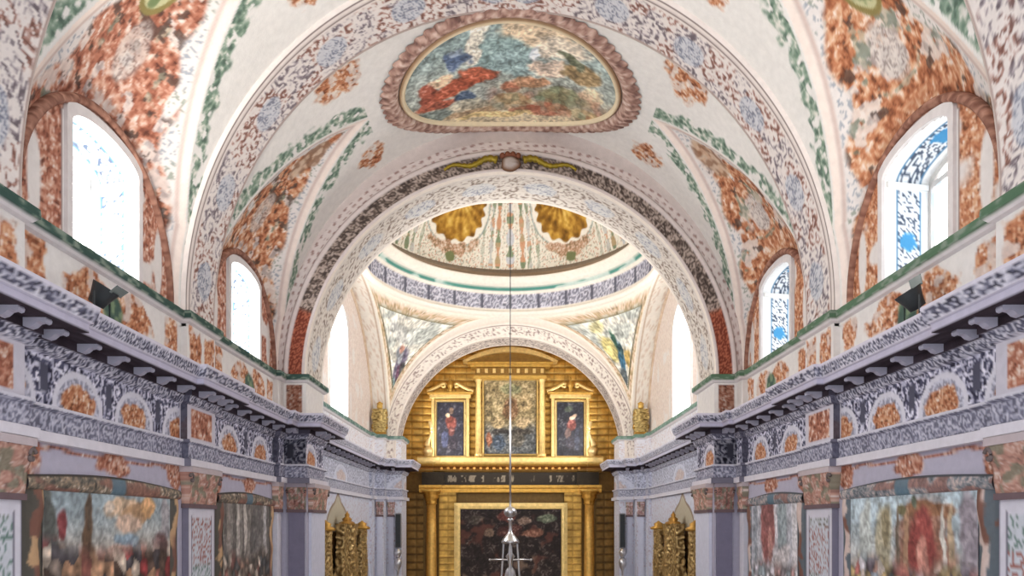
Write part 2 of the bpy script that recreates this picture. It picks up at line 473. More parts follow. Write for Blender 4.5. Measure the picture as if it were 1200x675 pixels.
# the two vault halves meet at the crown: one continuous ceiling
def build_vault():
    step = .026
    ys = np.unique(np.concatenate([np.arange(Y0, Y1 + .3, step), [Y1 + .3]]))
    th1 = np.array(np.arange(-4, 90.01, .2857)[:-1].tolist() + [90.0])
    Ps, Cs = [], []
    for side in (-1, 1):
        th = th1 if side < 0 else th1[::-1][1:]
        T, Yg = np.meshgrid(th, ys, indexing='ij')
        Ps.append(vault_point(T, Yg, side)); Cs.append(paint_vault(T, Yg, side))
    P = np.concatenate(Ps, 0); C = np.concatenate(Cs, 0)
    cen = (P[:-1, :-1] + P[1:, 1:]) / 2
    keep = np.ones(cen.shape[:2], bool)
    for yc, w0 in BAYS:
        keep &= ~((np.abs(cen[..., 1] - yc) < .97) & (np.hypot(cen[..., 1] - yc, cen[..., 2] - 3.3) < 1.70))
    struct(grid_obj('ceiling', P, C, 'painted_plaster', None, keep))
    k = 0
    for (y0, y1) in RIBS:
        k += 1
        yy = np.concatenate([[y0, y0], np.arange(y0 + .03, y1 - .02, .03), [y1, y1]])
        ex = np.concatenate([[.004], np.full(len(yy) - 2, -.014), [.004]])
        Ps, Cs = [], []
        for side in (-1, 1):
            th = th1 if side < 0 else th1[::-1][1:]
            T, Yg = np.meshgrid(th, yy, indexing='ij')
            Ps.append(vault_point(T, Yg, side, np.broadcast_to(ex, T.shape))); Cs.append(paint_rib(T, Yg, side, y0, y1))
        struct(grid_obj('trim_%d' % k, np.concatenate(Ps), np.concatenate(Cs), 'painted_plaster'))
build_vault()

# ------------------------------------------------------------------ walls, entablatures, ledges swept along the plan
def path_pts(side, jogs=True):
    p = [(5, Y0)]
    if jogs:
        for (a, b) in ((6.55, 7.75), (11.65, 12.75)):
            p += [(5, a), (4.9, a), (4.9, b), (5, b)]
        p += [(5, 16.2), (4.9, 16.2), (4.9, 16.62)]
    else:
        p += [(5, 16.66)]
    p += [(4.42, p[-1][1]), (4.42, 18.17), (5, 18.17), (5, 27.2), (4.9, 27.2), (4.9, 27.8), (4.58, 27.8), (4.58, 28.4), (4.02, 28.4), (4.02, 29.7), (4.6, 29.7)]
    return p

def sweep(side, prof, step=.035, jogs=True, s_from=None):
    """prof: [(p, z)] dense; returns points (ns, np, 3), path x/y base coords, tangent-axis flag"""
    pts = path_pts(side, jogs)
    n = len(pts); nor = []
    for i in range(n - 1):
        dx = pts[i + 1][0] - pts[i][0]; dy = pts[i + 1][1] - pts[i][1]; L = math.hypot(dx, dy)
        nor.append((-dy / L, dx / L))
    def mitre(j):
        if j == 0: return nor[0]
        if j == n - 1: return nor[-1]
        a, b = nor[j - 1], nor[j]
        k = 1 + a[0] * b[0] + a[1] * b[1]
        return ((a[0] + b[0]) / k, (a[1] + b[1]) / k)
    pr = np.array(prof); pp = pr[:, 0]
    XS, YS, AX = [], [], []
    for i in range(n - 1):
        L = math.hypot(pts[i + 1][0] - pts[i][0], pts[i + 1][1] - pts[i][1])
        m = max(1, int(round(L / step)))
        m0, m1 = mitre(i), mitre(i + 1)
        t = np.linspace(0, 1, m + 1)[:, None]
        xa, xb = pts[i][0] + m0[0] * pp, pts[i + 1][0] + m1[0] * pp
        ya, yb = pts[i][1] + m0[1] * pp, pts[i + 1][1] + m1[1] * pp
        XS.append(xa + (xb - xa) * t); YS.append(ya + (yb - ya) * t)
        AX.append(np.full((m + 1, len(pp)), 1.0 if abs(nor[i][0]) > .5 else 0.0))
    X = np.concatenate(XS); Yy = np.concatenate(YS); ax = np.concatenate(AX)
    Z = np.broadcast_to(pr[None, :, 1], X.shape)
    return np.stack([side * X, Yy, Z], -1), X, Yy, ax

def dense(prof, step):
    out = [prof[0]]
    for a, b in zip(prof[:-1], prof[1:]):
        L = math.hypot(b[0] - a[0], b[1] - a[1]); m = max(1, int(round(L / step)))
        for i in range(1, m + 1):
            t = i / m; out.append((a[0] + t * (b[0] - a[0]), a[1] + t * (b[1] - a[1])))
    return out

LAV = rgb(180, 176, 192)
PALE = rgb(206, 210, 224)

def run_coord(bx, by, ax):
    return np.where(ax > .5, by, 40 + bx * 1.0)

def paint_frieze(r, by, ax, z, side):
    """r running coordinate; frieze 1.28..1.80"""
    seed = 61 if side > 0 else 67
    f = (z - 1.28) / .52
    c = strap(r, z, 6.5, seed)
    c = np.clip((c - .52) * 1.25 + .53, 0, 1)
    choir = by > 18.1
    P = np.where(by < 12, 1.33, 1.68); st = np.where(by < 12, 8.235, 12.84)
    P = np.where(choir, 7.0, P); st = np.where(choir, 19.2, st)
    m = ((r - st) / P - np.floor((r - st) / P) - .5) * P
    half = np.where(choir, .8, .48)
    e = np.sqrt((m / half) ** 2 + ((f - .02) / .80) ** 2)
    a, _ = acanthus(r * 1.6, z * 1.6, seed + 4, ORA_P, 3.5)
    inn = np.sqrt((m / (half * .75)) ** 2 + ((f - .2) / .42) ** 2) + .5 * (fbm(r * 9, z * 9, seed + 9, 2) - .5)
    c = mix(c, rgb(204, 204, 216), sst(1.0, .95, e) * .6)
    c = mix(c, a, sst(1.0, .85, inn))
    c = mix(c, rgb(214, 212, 222), sst(.11, .07, np.abs(e - 1)))
    e2 = np.abs(np.abs(m) - P / 2)
    c = mix(c, rgb(84, 84, 100), sst(.09, .06, e2) * np.where(choir, 0, 1) * sst(.2, .3, f) * sst(.9, .8, f))
    # red panels where the entablature breaks forward
    pan = ((by > 11.6) & (by < 12.8)) | ((by > 6.5) & (by < 7.8))
    ra, _ = acanthus(r, z, seed + 14, RED_P, 3.2)
    yc = np.where(by < 9, 7.15, 12.2)
    q = np.maximum(np.abs(r - yc) / .42, np.abs(f - .5) / .42)
    pc = mix(full(rgb(200, 196, 206), r), ra, sst(1.0, .97, q))
    c = np.where((pan & (ax > .5))[..., None], pc, c)
    # chancel piers: dark lattice panel on the front, pale choir
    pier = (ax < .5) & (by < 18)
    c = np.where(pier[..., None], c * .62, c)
    c = np.where((choir)[..., None], mix(c, rgb(208, 214, 230), np.full(r.shape, .45)), c)
    return c

def paint_entab(P, bx, by, ax, side, prof):
    z = P[..., 2]; r = run_coord(bx, by, ax)
    pr = np.broadcast_to(np.array(prof)[None, :, 0], z.shape)
    seed = 71 if side > 0 else 73
    c = full(rgb(182, 180, 196), z)
    arch = (z > .975) & (z < 1.23)
    c = np.where(arch[..., None], mix(strap(r, z, 9, seed), rgb(168, 168, 186), np.full(z.shape, .35)), c)
    c = np.where((z <= .975)[..., None], rgb(212, 208, 216), c)
    c = np.where(((z >= 1.23) & (z < 1.285))[..., None], rgb(204, 202, 212), c)
    fr = (z >= 1.28) & (z <= 1.80)
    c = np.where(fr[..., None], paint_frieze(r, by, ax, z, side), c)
    bed = (z > 1.80) & (z < 1.93)
    c = np.where(bed[..., None], strap(r * 1.2, z, 8, seed + 2), c)
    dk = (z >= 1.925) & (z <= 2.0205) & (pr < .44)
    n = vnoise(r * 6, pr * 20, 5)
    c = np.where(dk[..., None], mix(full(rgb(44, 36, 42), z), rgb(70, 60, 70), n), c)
    cor = (z > 2.0205) & (z < 2.12)
    c = np.where(cor[..., None], rgb(186, 182, 200), c)
    top = (z >= 2.12) & (pr > .3)
    c = np.where(top[..., None], strap(r * 1.4, z * 1.4, 8.5, seed + 5), c)
    c = np.where(((z > 2.27) | ((z >= 2.115) & (z < 2.14)))[..., None], rgb(206, 202, 214), c)
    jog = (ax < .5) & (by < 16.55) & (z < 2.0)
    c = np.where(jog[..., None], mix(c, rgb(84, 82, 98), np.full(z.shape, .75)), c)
    ch = by > 18.1
    c = np.where((ch & ~dk)[..., None], mix(c, PALE, np.full(z.shape, .35)), c)
    return np.clip(c, 0, 1)

ENT = [(0, .86), (.10, .86), (.10, .97), (.03, .99), (.03, 1.20), (.07, 1.225), (.07, 1.265), (0, 1.28), (0, 1.80), (.05, 1.83), (.09, 1.92), (.12, 1.93), (.12, 2.02),
       (.42, 2.02), (.42, 2.11), (.45, 2.125), (.48, 2.20), (.50, 2.28), (.50, 2.31), (-.1, 2.315)]

def bracket_mesh():
    """scrolled bracket: deep at the wall, curling to the front; runs +x outwards from the wall"""
    pr = [(0, 0), (0, -.085), (.04, -.10), (.09, -.085), (.13, -.05), (.17, -.04), (.20, -.055), (.225, -.045), (.232, -.02), (.225, 0)]
    mb = MB(); n = len(pr); w = .05
    V = [(x, -w, z) for x, z in pr] + [(x, w, z) for x, z in pr]
    mb.add(V, [tuple(range(n)), tuple(reversed(range(n, 2 * n)))] + [(j, n + j, n + (j + 1) % n, (j + 1) % n) for j in range(n)], rgb(168, 166, 182))
    for s in (-1, 1):
        mb.box(.02, .2, s * w * .55 - .012, s * w * .55 + .012, -.02, -.0, rgb(120, 118, 134))
    me = bpy.data.meshes.new('modillion')
    me.from_pydata([tuple(v) for v in mb.v], [], mb.f); me.update()
    a = me.color_attributes.new('Col', 'FLOAT_COLOR', 'POINT')
    a.data.foreach_set('color', np.concatenate([lin(np.array(mb.c)), np.ones((len(mb.c), 1))], 1).ravel().astype(np.float32))
    me.materials.append(MATS['painted_plaster'])
    return me
BRK = bracket_mesh()

def paint_attic(r, z, bx, by, ax, side):
    seed = 81 if side > 0 else 83
    c = full(rgb(220, 216, 212), z)
    f = (z - 2.32) / .74
    a, _ = acanthus(r * 1.3, z * 1.3, seed, ORA_P, 2.8)
    a = mix(a, rgb(214, 204, 198), sst(.56, .66, fbm(r * 6, z * 6, seed + 30, 2)) * .8)
    n = fbm(r * 5, z * 5, seed + 3, 3) + .25 * (vnoise(r * 14, z * 14, seed + 33) - .5)
    nave = (by < 16.6) & (ax > .5)
    m = np.zeros(z.shape); g = np.zeros(z.shape)
    for (yc, hw) in ((9.67, 1.15), (14.72, .95)):
        d = np.abs(r - yc)
        sag = .5 + .28 * np.cos(d / hw * PI * 1.1)
        e = np.maximum(d / hw, 0) ** 4 + ((f - .5) / (.22 + .26 * np.abs(np.sin(d * 3.2)))) ** 2
        m = np.maximum(m, sst(1.1, .8, e + .8 * (n - .5)))
        g = np.maximum(g, sst(1.1, .8, np.sqrt(((r - yc) / .26) ** 2 + ((f - .42) / .34) ** 2) + .4 * (n - .5)))
    for (ya, yb) in ((7.85, 8.25), (11.1, 11.55), (11.72, 12.15), (12.3, 12.7), (12.9, 13.35), (15.75, 16.15), (6.7, 7.15), (7.25, 7.65)):
        e = np.maximum(np.abs(r - (ya + yb) / 2) / ((yb - ya) / 2), np.abs(f - .5) / .42)
        m = np.maximum(m, sst(1.05, .85, e + .7 * (n - .5)))
    m = m * nave; g = g * nave
    c = mix(c, a, m); c = mix(c, mix(full(rgb(70, 92, 82), z), rgb(120, 140, 110), sst(.4, .7, vnoise(r * 12, z * 12, seed))), g)
    pf = (ax < .5) & (by < 18) & (f > .08) & (f < .9) & (bx > 4.5) & (bx < 4.84)
    ra, _ = acanthus(r * 1.5, z * 1.5, seed + 7, RED_P, 3)
    c = np.where(pf[..., None], ra * .8, c)
    ch = by > 18.1
    sp = scatter(r, z, 4, seed + 8, .6)
    c = np.where(ch[..., None], mix(full(rgb(222, 222, 228), z), rgb(190, 160, 150), sp * .6), c)
    return c

def paint_lower(r, z, bx, by, ax, side):
    seed = 91 if side > 0 else 93
    c = full(LAV if True else PALE, z)
    f = (.86 - z)
    a, _ = acanthus(r * 1.6, z * 1.6, seed, RED_P, 3.4)
    n = fbm(r * 6, z * 6, seed + 3, 2)
    nave = (by < 16.6) & (ax > .5)
    m = np.zeros(z.shape)
    for yc, hw in ((9.67, 1.9), (14.72, 1.8)):
        d = np.abs(r - yc)
        m = np.maximum(m, sst(1.1, .85, np.sqrt((d / .36) ** 2 + ((f - .12) / .17) ** 2) + .7 * (n - .5)))
        m = np.maximum(m, sst(1.1, .85, np.sqrt(((d - hw + .12) / .26) ** 2 + ((f - .1) / .3) ** 2) + .7 * (n - .5)))
        fest = .03 + .035 * np.abs(np.sin(d * 2.6))
        m = np.maximum(m, sst(.03, .012, np.abs(f - fest)) * (d < hw))
    c = mix(c, a, m * nave)
    ch = by > 18.1
    cc = full(PALE, z)
    sp = scatter(r, z, 3.2, seed + 8, .60)
    cc = mix(cc, rgb(176, 150, 160), sp * .6)
    # painted niche head over the side altar
    d = np.abs(r - 22.3)
    e = np.sqrt((d / 1.5) ** 2 + (np.maximum(z + .35, 0) / (.95 * (1 + .25 * np.exp(-(d / .3) ** 2)))) ** 2)
    cc = mix(cc, rgb(186, 178, 158), sst(1.03, .97, e) * (ax > .5)); cc = mix(cc, rgb(150, 132, 116), sst(.05, .03, np.abs(e - 1)) * (ax > .5))
    c = np.where(ch[..., None], cc, c)
    return c

LEDGE = [(0, 3.03), (.05, 3.05), (.085, 3.09), (.10, 3.10), (.105, 3.15), (.10, 3.20), (.07, 3.215), (-.18, 3.22)]
pier_trims = 3
for side in (-1, 1):
    sn = 'left' if side < 0 else 'right'
    # lower wall
    prof = [(0, -ZE), (0, -1.6)] + [(0, z) for z in np.arange(-1.55, .95, .035)]
    zz = np.array([p[1] for p in prof]); pp = path_pts(side, False)
    for (p0, p1) in zip(pp[:-1], pp[1:]):
        L = math.hypot(p1[0] - p0[0], p1[1] - p0[1]); m = max(2, int(L / .035))
        q = np.linspace(0, 1, m + 1)
        X = np.broadcast_to((p0[0] + (p1[0] - p0[0]) * q)[:, None], (m + 1, len(zz))); Yg = np.broadcast_to((p0[1] + (p1[1] - p0[1]) * q)[:, None], X.shape)
        Zg = np.broadcast_to(zz[None, :], X.shape); ax = np.full(X.shape, 1.0 if abs(p1[1] - p0[1]) > abs(p1[0] - p0[0]) else 0.0)
        r = run_coord(X, Yg, ax)
        struct(grid_obj('wall_' + sn, np.stack([side * X, Yg, Zg], -1), paint_lower(r, Zg, X, Yg, ax, side), 'painted_plaster', smooth=False))
    # attic
    prof = [(0, z) for z in np.linspace(2.29, 3.12, 30)]
    P, bx, by, ax = sweep(side, prof)
    r = run_coord(bx, by, ax)
    struct(grid_obj('wall_%s_attic' % sn, P, paint_attic(r, P[..., 2], bx, by, ax, side), 'painted_plaster', smooth=False))
    # entablature
    prof = dense(ENT, .026)
    P, bx, by, ax = sweep(side, prof, .027)
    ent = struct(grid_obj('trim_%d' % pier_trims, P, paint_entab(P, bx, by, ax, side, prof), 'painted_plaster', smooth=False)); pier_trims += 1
    # ledge
    prof = dense(LEDGE, .03)
    P, bx, by, ax = sweep(side, prof)
    z = P[..., 2]; r = run_coord(bx, by, ax)
    gm = sst(3.085, 3.095, z) * (np.array(prof)[None, :, 0] > .05)
    dk = mix(full(rgb(58, 82, 74), z) if side < 0 else full(rgb(84, 112, 88), z), rgb(128, 142, 128), sst(.45, .75, vnoise(r * 9, z * 30, 4)))
    C = mix(full(rgb(216, 212, 212), z), dk, gm)
    C = np.where(((by > 18.1))[..., None], mix(C, rgb(150, 182, 178), .45 * gm), C)
    struct(grid_obj('trim_%d' % pier_trims, P, C, 'painted_plaster', smooth=False)); pier_trims += 1
    # brackets under the cornice
    def bracket(x, y, nx, ny):
        o = bpy.data.objects.new('modillion', BRK); COL.objects.link(o)
        o.parent = ent
        loc = Vector((side * x, y, 2.02 + ZE)) - Vector(ent.location)
        o.location = loc
        o.rotation_euler = (0, 0, math.atan2(ny, side * nx))
    ys = [6.0, 6.72, 7.15, 7.58] + [8.05 + .65 * i for i in range(6)] + [11.83, 12.2, 12.58] + [13.1 + .68 * i for i in range(5)] + [16.4]
    for y in ys:
        jog = (6.55 < y < 7.75) or (11.65 < y < 12.75) or y > 16.2
        bracket(4.78 if jog else 4.88, y, -1, 0)
    for y in [18.6 + .60 * i for i in range(14)]:
        bracket(4.88, y, -1, 0)
    for x in (4.6,): bracket(x, 16.62 - .12, 0, -1)
    for y in (17.0, 17.4, 17.8): bracket(4.42 - .12, y, -1, 0)
    for (x, y) in ((4.75, 27.8), (4.3, 28.4)): bracket(x, y - .12, 0, -1)

# ------------------------------------------------------------------ clerestory windows
def win_arch(yc, hw, zs, rise, n=24):
    """opening outline as (y, z): jambs and a flat arch"""
    out = [(yc - hw, 3.1)]
    for i in range(n + 1):
        t = PI - PI * i / n
        out.append((yc + hw * math.cos(t), zs + rise * math.sin(t)))
    out.append((yc + hw, 3.1))
    return out

def paint_reveal(d, z, side, tot):
    """white reveal with a lead-grey and blue lattice panel in it"""
    q = d / tot
    c = full(rgb(236, 236, 234), z)
    inp = (q > .24) & (q < .80)
    lat = scatter(d + z * .0, z, 7.5, 5 if side > 0 else 9, .40)
    cc = mix(full(rgb(226, 230, 234), z), rgb(60, 70, 88), lat * .9)
    blue = np.sqrt(((q - .52) / .2) ** 2 + ((z - 3.85) / .14) ** 2)
    blue2 = np.sqrt(((q - .52) / .2) ** 2 + ((z - 4.72) / .1) ** 2)
    cc = mix(cc, rgb(70, 140, 186) if side > 0 else rgb(150, 182, 206), sst(1.05, .8, np.minimum(blue, blue2) + .5 * (vnoise(d * 20, z * 20, 3) - .5)))
    cc = np.where(((q < .29) | (q > .75))[..., None], rgb(84, 128, 160), cc)
    panel = inp & (np.abs(z - 4.62) > .05)
    return np.where(panel[..., None], cc, c)

WN = 0
def clerestory(side, yc, hw, zs, rise, xw, depth, Ra, zc, glass, tint, big=False):
    global WN
    WN += 1
    sn = 'left' if side < 0 else 'right'
    seed = 100 + WN
    # wall panel under the lunette arch
    yy = np.arange(yc - Ra - .1, yc + Ra + .1, .03); zz = np.arange(3.12, zc + Ra + .05, .03)
    if big: yy = np.arange(CY - CB - .1, CY + CB + .1, .04); zz = np.arange(3.12, ZR + .1, .04)
    Yg, Zg = np.meshgrid(yy, zz, indexing='ij')
    cen_y = (Yg[:-1, :-1] + Yg[1:, 1:]) / 2; cen_z = (Zg[:-1, :-1] + Zg[1:, 1:]) / 2
    dy = np.abs(cen_y - yc)
    top = zs + rise * np.sqrt(np.clip(1 - (dy / hw) ** 2, 0, 1))
    hole = (dy < hw) & (cen_z < top)
    ins = np.where(cen_z > zc, np.hypot(dy, cen_z - zc) < Ra + .04, dy < Ra + .04)
    if big: ins = np.hypot(np.abs(cen_y - CY) / (CB + .05), np.maximum(cen_z - ZS, 0) / (RZ + .05)) < 1
    u, v = Yg, Zg
    a, _ = acanthus(u * 1.4, v * 1.4, seed, ORA_P if side > 0 else RED_P, 2.2)
    D = np.abs(Yg - yc)
    c = full(rgb(218, 212, 208), Yg)
    m = sst(.06, .12, np.abs(D - (hw + .62)) + .0) if not big else np.zeros_like(D)
    cov = fbm(u * 2, v * 2, seed + 3, 2)
    e = np.sqrt(((D - (hw + .66)) / .13) ** 2 + ((Zg - 3.75) / .5) ** 2)
    if big: a = mix(a, rgb(226, 220, 214), np.full(D.shape, .75))
    c = mix(c, a, sst(.8, 1.1, e) * sst(.25, .35, cov) * (1 if not big else .7))
    topg = zs + rise * np.sqrt(np.clip(1 - (D / hw) ** 2, 0, 1))
    near = np.where(D < hw, Zg - topg, np.where(Zg < zs, D - hw, np.hypot(D - hw, Zg - zs)))
    c = mix(c, rgb(224, 220, 216), sst(.18, .14, near)); c = mix(c, rgb(150, 130, 124), sst(.02, .01, np.abs(near - .15)))
    P = np.stack([np.full(Yg.shape, side * xw), Yg, Zg], -1)
    struct(grid_obj('wall_%s_clerestory' % sn, P, c, 'painted_plaster', None, ins & ~hole, smooth=False))
    # arch moulding round the panel
    n = 160
    prof = [(-.05, -.02), (-.05, .04), (-.02, .07), (.03, .065), (.06, .03), (.06, -.04)]
    V = []; Cc = []
    for i in range(n + 1):
        t = PI * i / n
        for (dr, dp) in prof:
            if big: V.append((side * (xw - dp), CY + (CB - .08 + dr) * math.cos(t), ZS + (RZ - .08 + dr) * math.sin(t)))
            else: V.append((side * (xw - dp), yc + (Ra + dr) * math.cos(t), zc + (Ra + dr) * math.sin(t)))
            w = vnoise(np.array([i * .8]), np.array([dr * 30]), seed)[0]
            Cc.append(mix(rgb(104, 66, 54), rgb(186, 142, 122), w) if not big else mix(rgb(214, 196, 176), rgb(186, 160, 136), w))
    Fc = []
    for i in range(n):
        for k in range(len(prof) - 1):
            Fc.append((i * 6 + k, i * 6 + k + 1, (i + 1) * 6 + k + 1, (i + 1) * 6 + k))
    struct(mesh_from('trim_arch', np.array(V), Fc, 'painted_plaster', None, np.array(Cc), True))
    # window: frame mesh with pane, reveal and surround as parts
    out = win_arch(yc, hw, zs, rise)
    xo = xw + depth; sp = 1 + .20 * depth / hw if not big else 1.0
    def o2(p): return (yc + (p[0] - yc) * sp, p[1])
    fr = MB(); fw = .07
    V = []
    for p in out:
        q = o2(p); k = (hw * sp - fw) / (hw * sp)
        qi = (yc + (q[0] - yc) * k, q[1] - (fw if q[1] > zs - .01 else 0))
        for (s_, x) in ((q, xo - .03), (qi, xo - .03), (qi, xo + .04), (q, xo + .04)):
            V.append((side * x, s_[0], s_[1]))
    Fc = []
    for i in range(len(out) - 1):
        for k in range(4): Fc.append((i * 4 + k, i * 4 + (k + 1) % 4, (i + 1) * 4 + (k + 1) % 4, (i + 1) * 4 + k))
    fr.add(V, Fc, rgb(206, 202, 198))
    fr.box(side * (xo - .02), side * (xo + .03), yc - .035, yc + .035, 3.1, zs + rise - .05, rgb(206, 202, 198))
    fr.box(side * (xo - .02), side * (xo + .03), yc - hw * sp, yc + hw * sp, zs - .07, zs, rgb(206, 202, 198))
    wnd = struct(fr.build('window_%d' % WN, 'painted_plaster'))
    pv = [(side * (xo + .01), o2(p)[0], p[1]) for p in out]
    pane = mesh_from('pane', np.array(pv), [tuple(range(len(pv)))], glass, wnd, None, False)
    # reveal
    nd = 26
    oo = []
    for a_, b_ in zip(out[:-1], out[1:]):
        L = math.hypot(b_[0] - a_[0], b_[1] - a_[1]); m_ = max(1, int(L / .03))
        for i in range(m_): oo.append((a_[0] + (b_[0] - a_[0]) * i / m_, a_[1] + (b_[1] - a_[1]) * i / m_))
    oo.append(out[-1])
    oo = np.array(oo); dd = np.linspace(-.02, depth + .02, nd)
    k = 1 + (sp - 1) * np.clip(dd / depth, 0, 1)
    PY = yc + (oo[:, None, 0] - yc) * k[None, :]; PZ = np.broadcast_to(oo[:, None, 1], PY.shape)
    PX = np.broadcast_to(side * (xw + dd)[None, :], PY.shape)
    # along coordinate for the soffit so its lattice runs on
    al = np.where(PZ > zs - .001, 4.72 + (np.abs(PY - yc) / hw) * .9, PZ)
    C = paint_reveal(np.broadcast_to(dd[None, :], PY.shape), np.where(PZ > zs - .001, 4.72 + .5 * np.abs(PY - yc), PZ) if not big else PZ * 0 + 4.62, side, depth)
    grid_obj('reveal', np.stack([PX, PY, PZ], -1), C, 'painted_plaster', wnd, smooth=False)
    # impost moulding inside the reveal and sill
    im = MB()
    for s2 in (-1, 1):
        yj = yc + s2 * hw
        V = []
        for (off, z0) in ((0, zs - .09), (.035, zs - .09), (.045, zs - .02), (0, zs - .01)):
            V.append((side * (xw + .03), yj - s2 * off, z0)); V.append((side * (xo - .04), yc + s2 * hw * sp - s2 * off, z0))
        im.add(V, [(0, 1, 3, 2), (2, 3, 5, 4), (4, 5, 7, 6), (0, 2, 4, 6), (1, 7, 5, 3)], rgb(228, 226, 222))
    if not big: im.build('impost_moulding', 'painted_plaster', wnd)
    sl = MB(); sl.box(side * (xw - .12), side * (xo + .05), yc - hw * sp, yc + hw * sp, 3.1, 3.19, rgb(224, 222, 218))
    sl.build('window_sill', 'painted_plaster', wnd)
    # raised surround
    V = []
    for p in out:
        dyp = p[0] - yc; kk = 1 + .11 / hw
        q = (yc + dyp * kk, p[1] + (.11 if p[1] > zs - .01 else 0))
        for (s_, x) in ((p, xw - .0), (p, xw - .045), (q, xw - .045), (q, xw)):
            V.append((side * x, s_[0], s_[1]))
    Fc = []
    for i in range(len(out) - 1):
        for k_ in range(3): Fc.append((i * 4 + k_, i * 4 + k_ + 1, (i + 1) * 4 + k_ + 1, (i + 1) * 4 + k_))
    mesh_from('surround', np.array(V), Fc, 'painted_plaster', wnd, rgb(214, 208, 206)[None], False)
    return wnd

for side in (-1, 1):
    g = 'glass_left' if side < 0 else 'glass_right'
    for yc, w0 in BAYS:
        clerestory(side, yc, .79, 4.66, .22, 5.1, .70, 1.80, 3.3, g, None)

# ------------------------------------------------------------------ chancel arch
R1, ZA = 4.45, 3.15
def ray_ellipse(al, a, b, zc, z0):
    """radius along direction al from (0,z0) to the ellipse centred (0,zc)"""
    ca, sa = np.cos(al), np.sin(al)
    dz = z0 - zc
    qa = (ca / a) ** 2 + (sa / b) ** 2; qb = 2 * sa * dz / b ** 2; qc = (dz / b) ** 2 - 1
    return (-qb + np.sqrt(qb * qb - 4 * qa * qc)) / (2 * qa)

def build_chancel_arch():
    al = np.linspace(0, PI, 420)
    ro = ray_ellipse(al, 5.03, 5.28, ZC, ZA)
    rel = [(0, .0), (.0, .07), (.04, .09), (.06, .05)]
    rr = np.concatenate([np.linspace(R1, R1 + .70, 30)])
    Rg = np.minimum(rr[None, :], ro[:, None]); Rg[:, -1] = ro
    Ag = np.broadcast_to(al[:, None], Rg.shape)
    q = Rg - R1
    yoff = np.interp(q, [0, .04, .06, .34, .37, .44, .46, .66, .7], [.06, .09, .05, .05, .10, .10, .04, .04, .0])
    P = np.stack([Rg * np.cos(Ag), Y1 - yoff, ZA + Rg * np.sin(Ag)], -1)
    s = Ag * 4.8
    c = full(rgb(206, 194, 190), q)
    band = sst(.05, .06, q) * sst(.35, .34, q)
    fc_ = fine(s, q, 21, rgb(70, 60, 56), rgb(112, 98, 90), rgb(176, 160, 150), 5.5, .95)
    sp = scatter(s, q, 6.5, 21, .42)
    bc = fc_
    red = sst(.33, .30, np.minimum(Ag, PI - Ag))
    bc = mix(bc, mix(full(rgb(116, 58, 44), q), rgb(170, 100, 76), sp), red)
    c = mix(c, bc, band)
    for (a0, a1, sd) in ((.46, .52, 3), (.55, .66, 8)):
        ch = (.5 + .5 * np.sin(s * 34 + sd)) * (.5 + .5 * np.sin((q - a0) / (a1 - a0) * PI * 2 + s * 8))
        c = mix(c, rgb(140, 110, 104), sst(.35, .55, ch) * sst(a0, a0 + .01, q) * sst(a1, a1 - .01, q) * .8)
    c = mix(c, rgb(120, 100, 94), sst(.012, .006, np.abs(q - .45)) * .8)
    struct(grid_obj('wall_chancel', P, c, 'painted_plaster'))
    # underside
    yy = np.linspace(Y1 - .06, Y2, 48)
    Ag, Yg = np.meshgrid(al, yy, indexing='ij')
    P = np.stack([R1 * np.cos(Ag), Yg, ZA + R1 * np.sin(Ag)], -1)
    s = Ag * R1
    c = full(rgb(220, 212, 204), Yg)
    t = (Yg - Y1) / (Y2 - Y1)
    c = mix(c, fine(s, Yg, 25, rgb(132, 116, 104), rgb(178, 164, 152), rgb(222, 214, 204), 3.4, .55), sst(.1, .14, t) * sst(.92, .88, t) * .95)
    ks = s / 1.4; m = (ks - np.floor(ks) - .5) * 1.4
    e = np.sqrt((m / .4) ** 2 + ((t - .5) * 1.5 / .3) ** 2)
    c = mix(c, fine(s, Yg, 6, rgb(144, 146, 158), rgb(182, 184, 190), rgb(214, 212, 208), 6, .5), sst(1.05, .9, e + .3 * (fbm(s * 4, Yg * 4, 3, 2) - .5)))
    c = mix(c, rgb(236, 226, 214), sst(.07, .05, t)); c = mix(c, rgb(236, 226, 214), sst(.93, .95, t))
    struct(grid_obj('ceiling_chancel_arch', P, c, 'painted_plaster'))
    # back face towards the choir
    Rg = np.stack([np.full(al.shape, R1), np.full(al.shape, R1 + 1.2)], 1)
    Ag = np.broadcast_to(al[:, None], Rg.shape)
    P = np.stack([Rg * np.cos(Ag), np.full(Rg.shape, Y2), ZA + Rg * np.sin(Ag)], -1)
    struct(grid_obj('wall_choir_west', P, full(rgb(224, 216, 208), Ag), 'painted_plaster'))
build_chancel_arch()

# ------------------------------------------------------------------ choir: side walls, pendentives, ring, dome
CA, CB, CY = 4.5, 5.1, 23.27
ZS, ZR = 3.2, 7.65
RZ = ZR - ZS
for side in (-1, 1):
    clerestory(side, 22.75, 1.15, 5.75, .85, 5.1, .6, 4.25, 3.2, 'glass_choir', None, big=True)
    # deep arch between the side wall and the pendentives
    t = np.linspace(0, PI, 120); xx = np.linspace(CA - .02, 5.15, 14)
    T, Xg = np.meshgrid(t, xx, indexing='ij')
    P = np.stack([side * Xg, CY + CB * np.cos(T), ZS + RZ * np.sin(T)], -1)
    s = T * 4.6
    c = full(rgb(228, 222, 212), T)
    q = (Xg - CA + .02) / .67
    c = mix(c, rgb(196, 170, 150), scatter(s, Xg, 5, 31, .55) * sst(.2, .25, q) * sst(.9, .85, q) * .6)
    c = mix(c, rgb(170, 140, 112), sst(.05, .03, np.abs(q - .18)) * .7)
    struct(grid_obj('ceiling_%s_arch' % ('left' if side < 0 else 'right'), P, c, 'painted_plaster'))

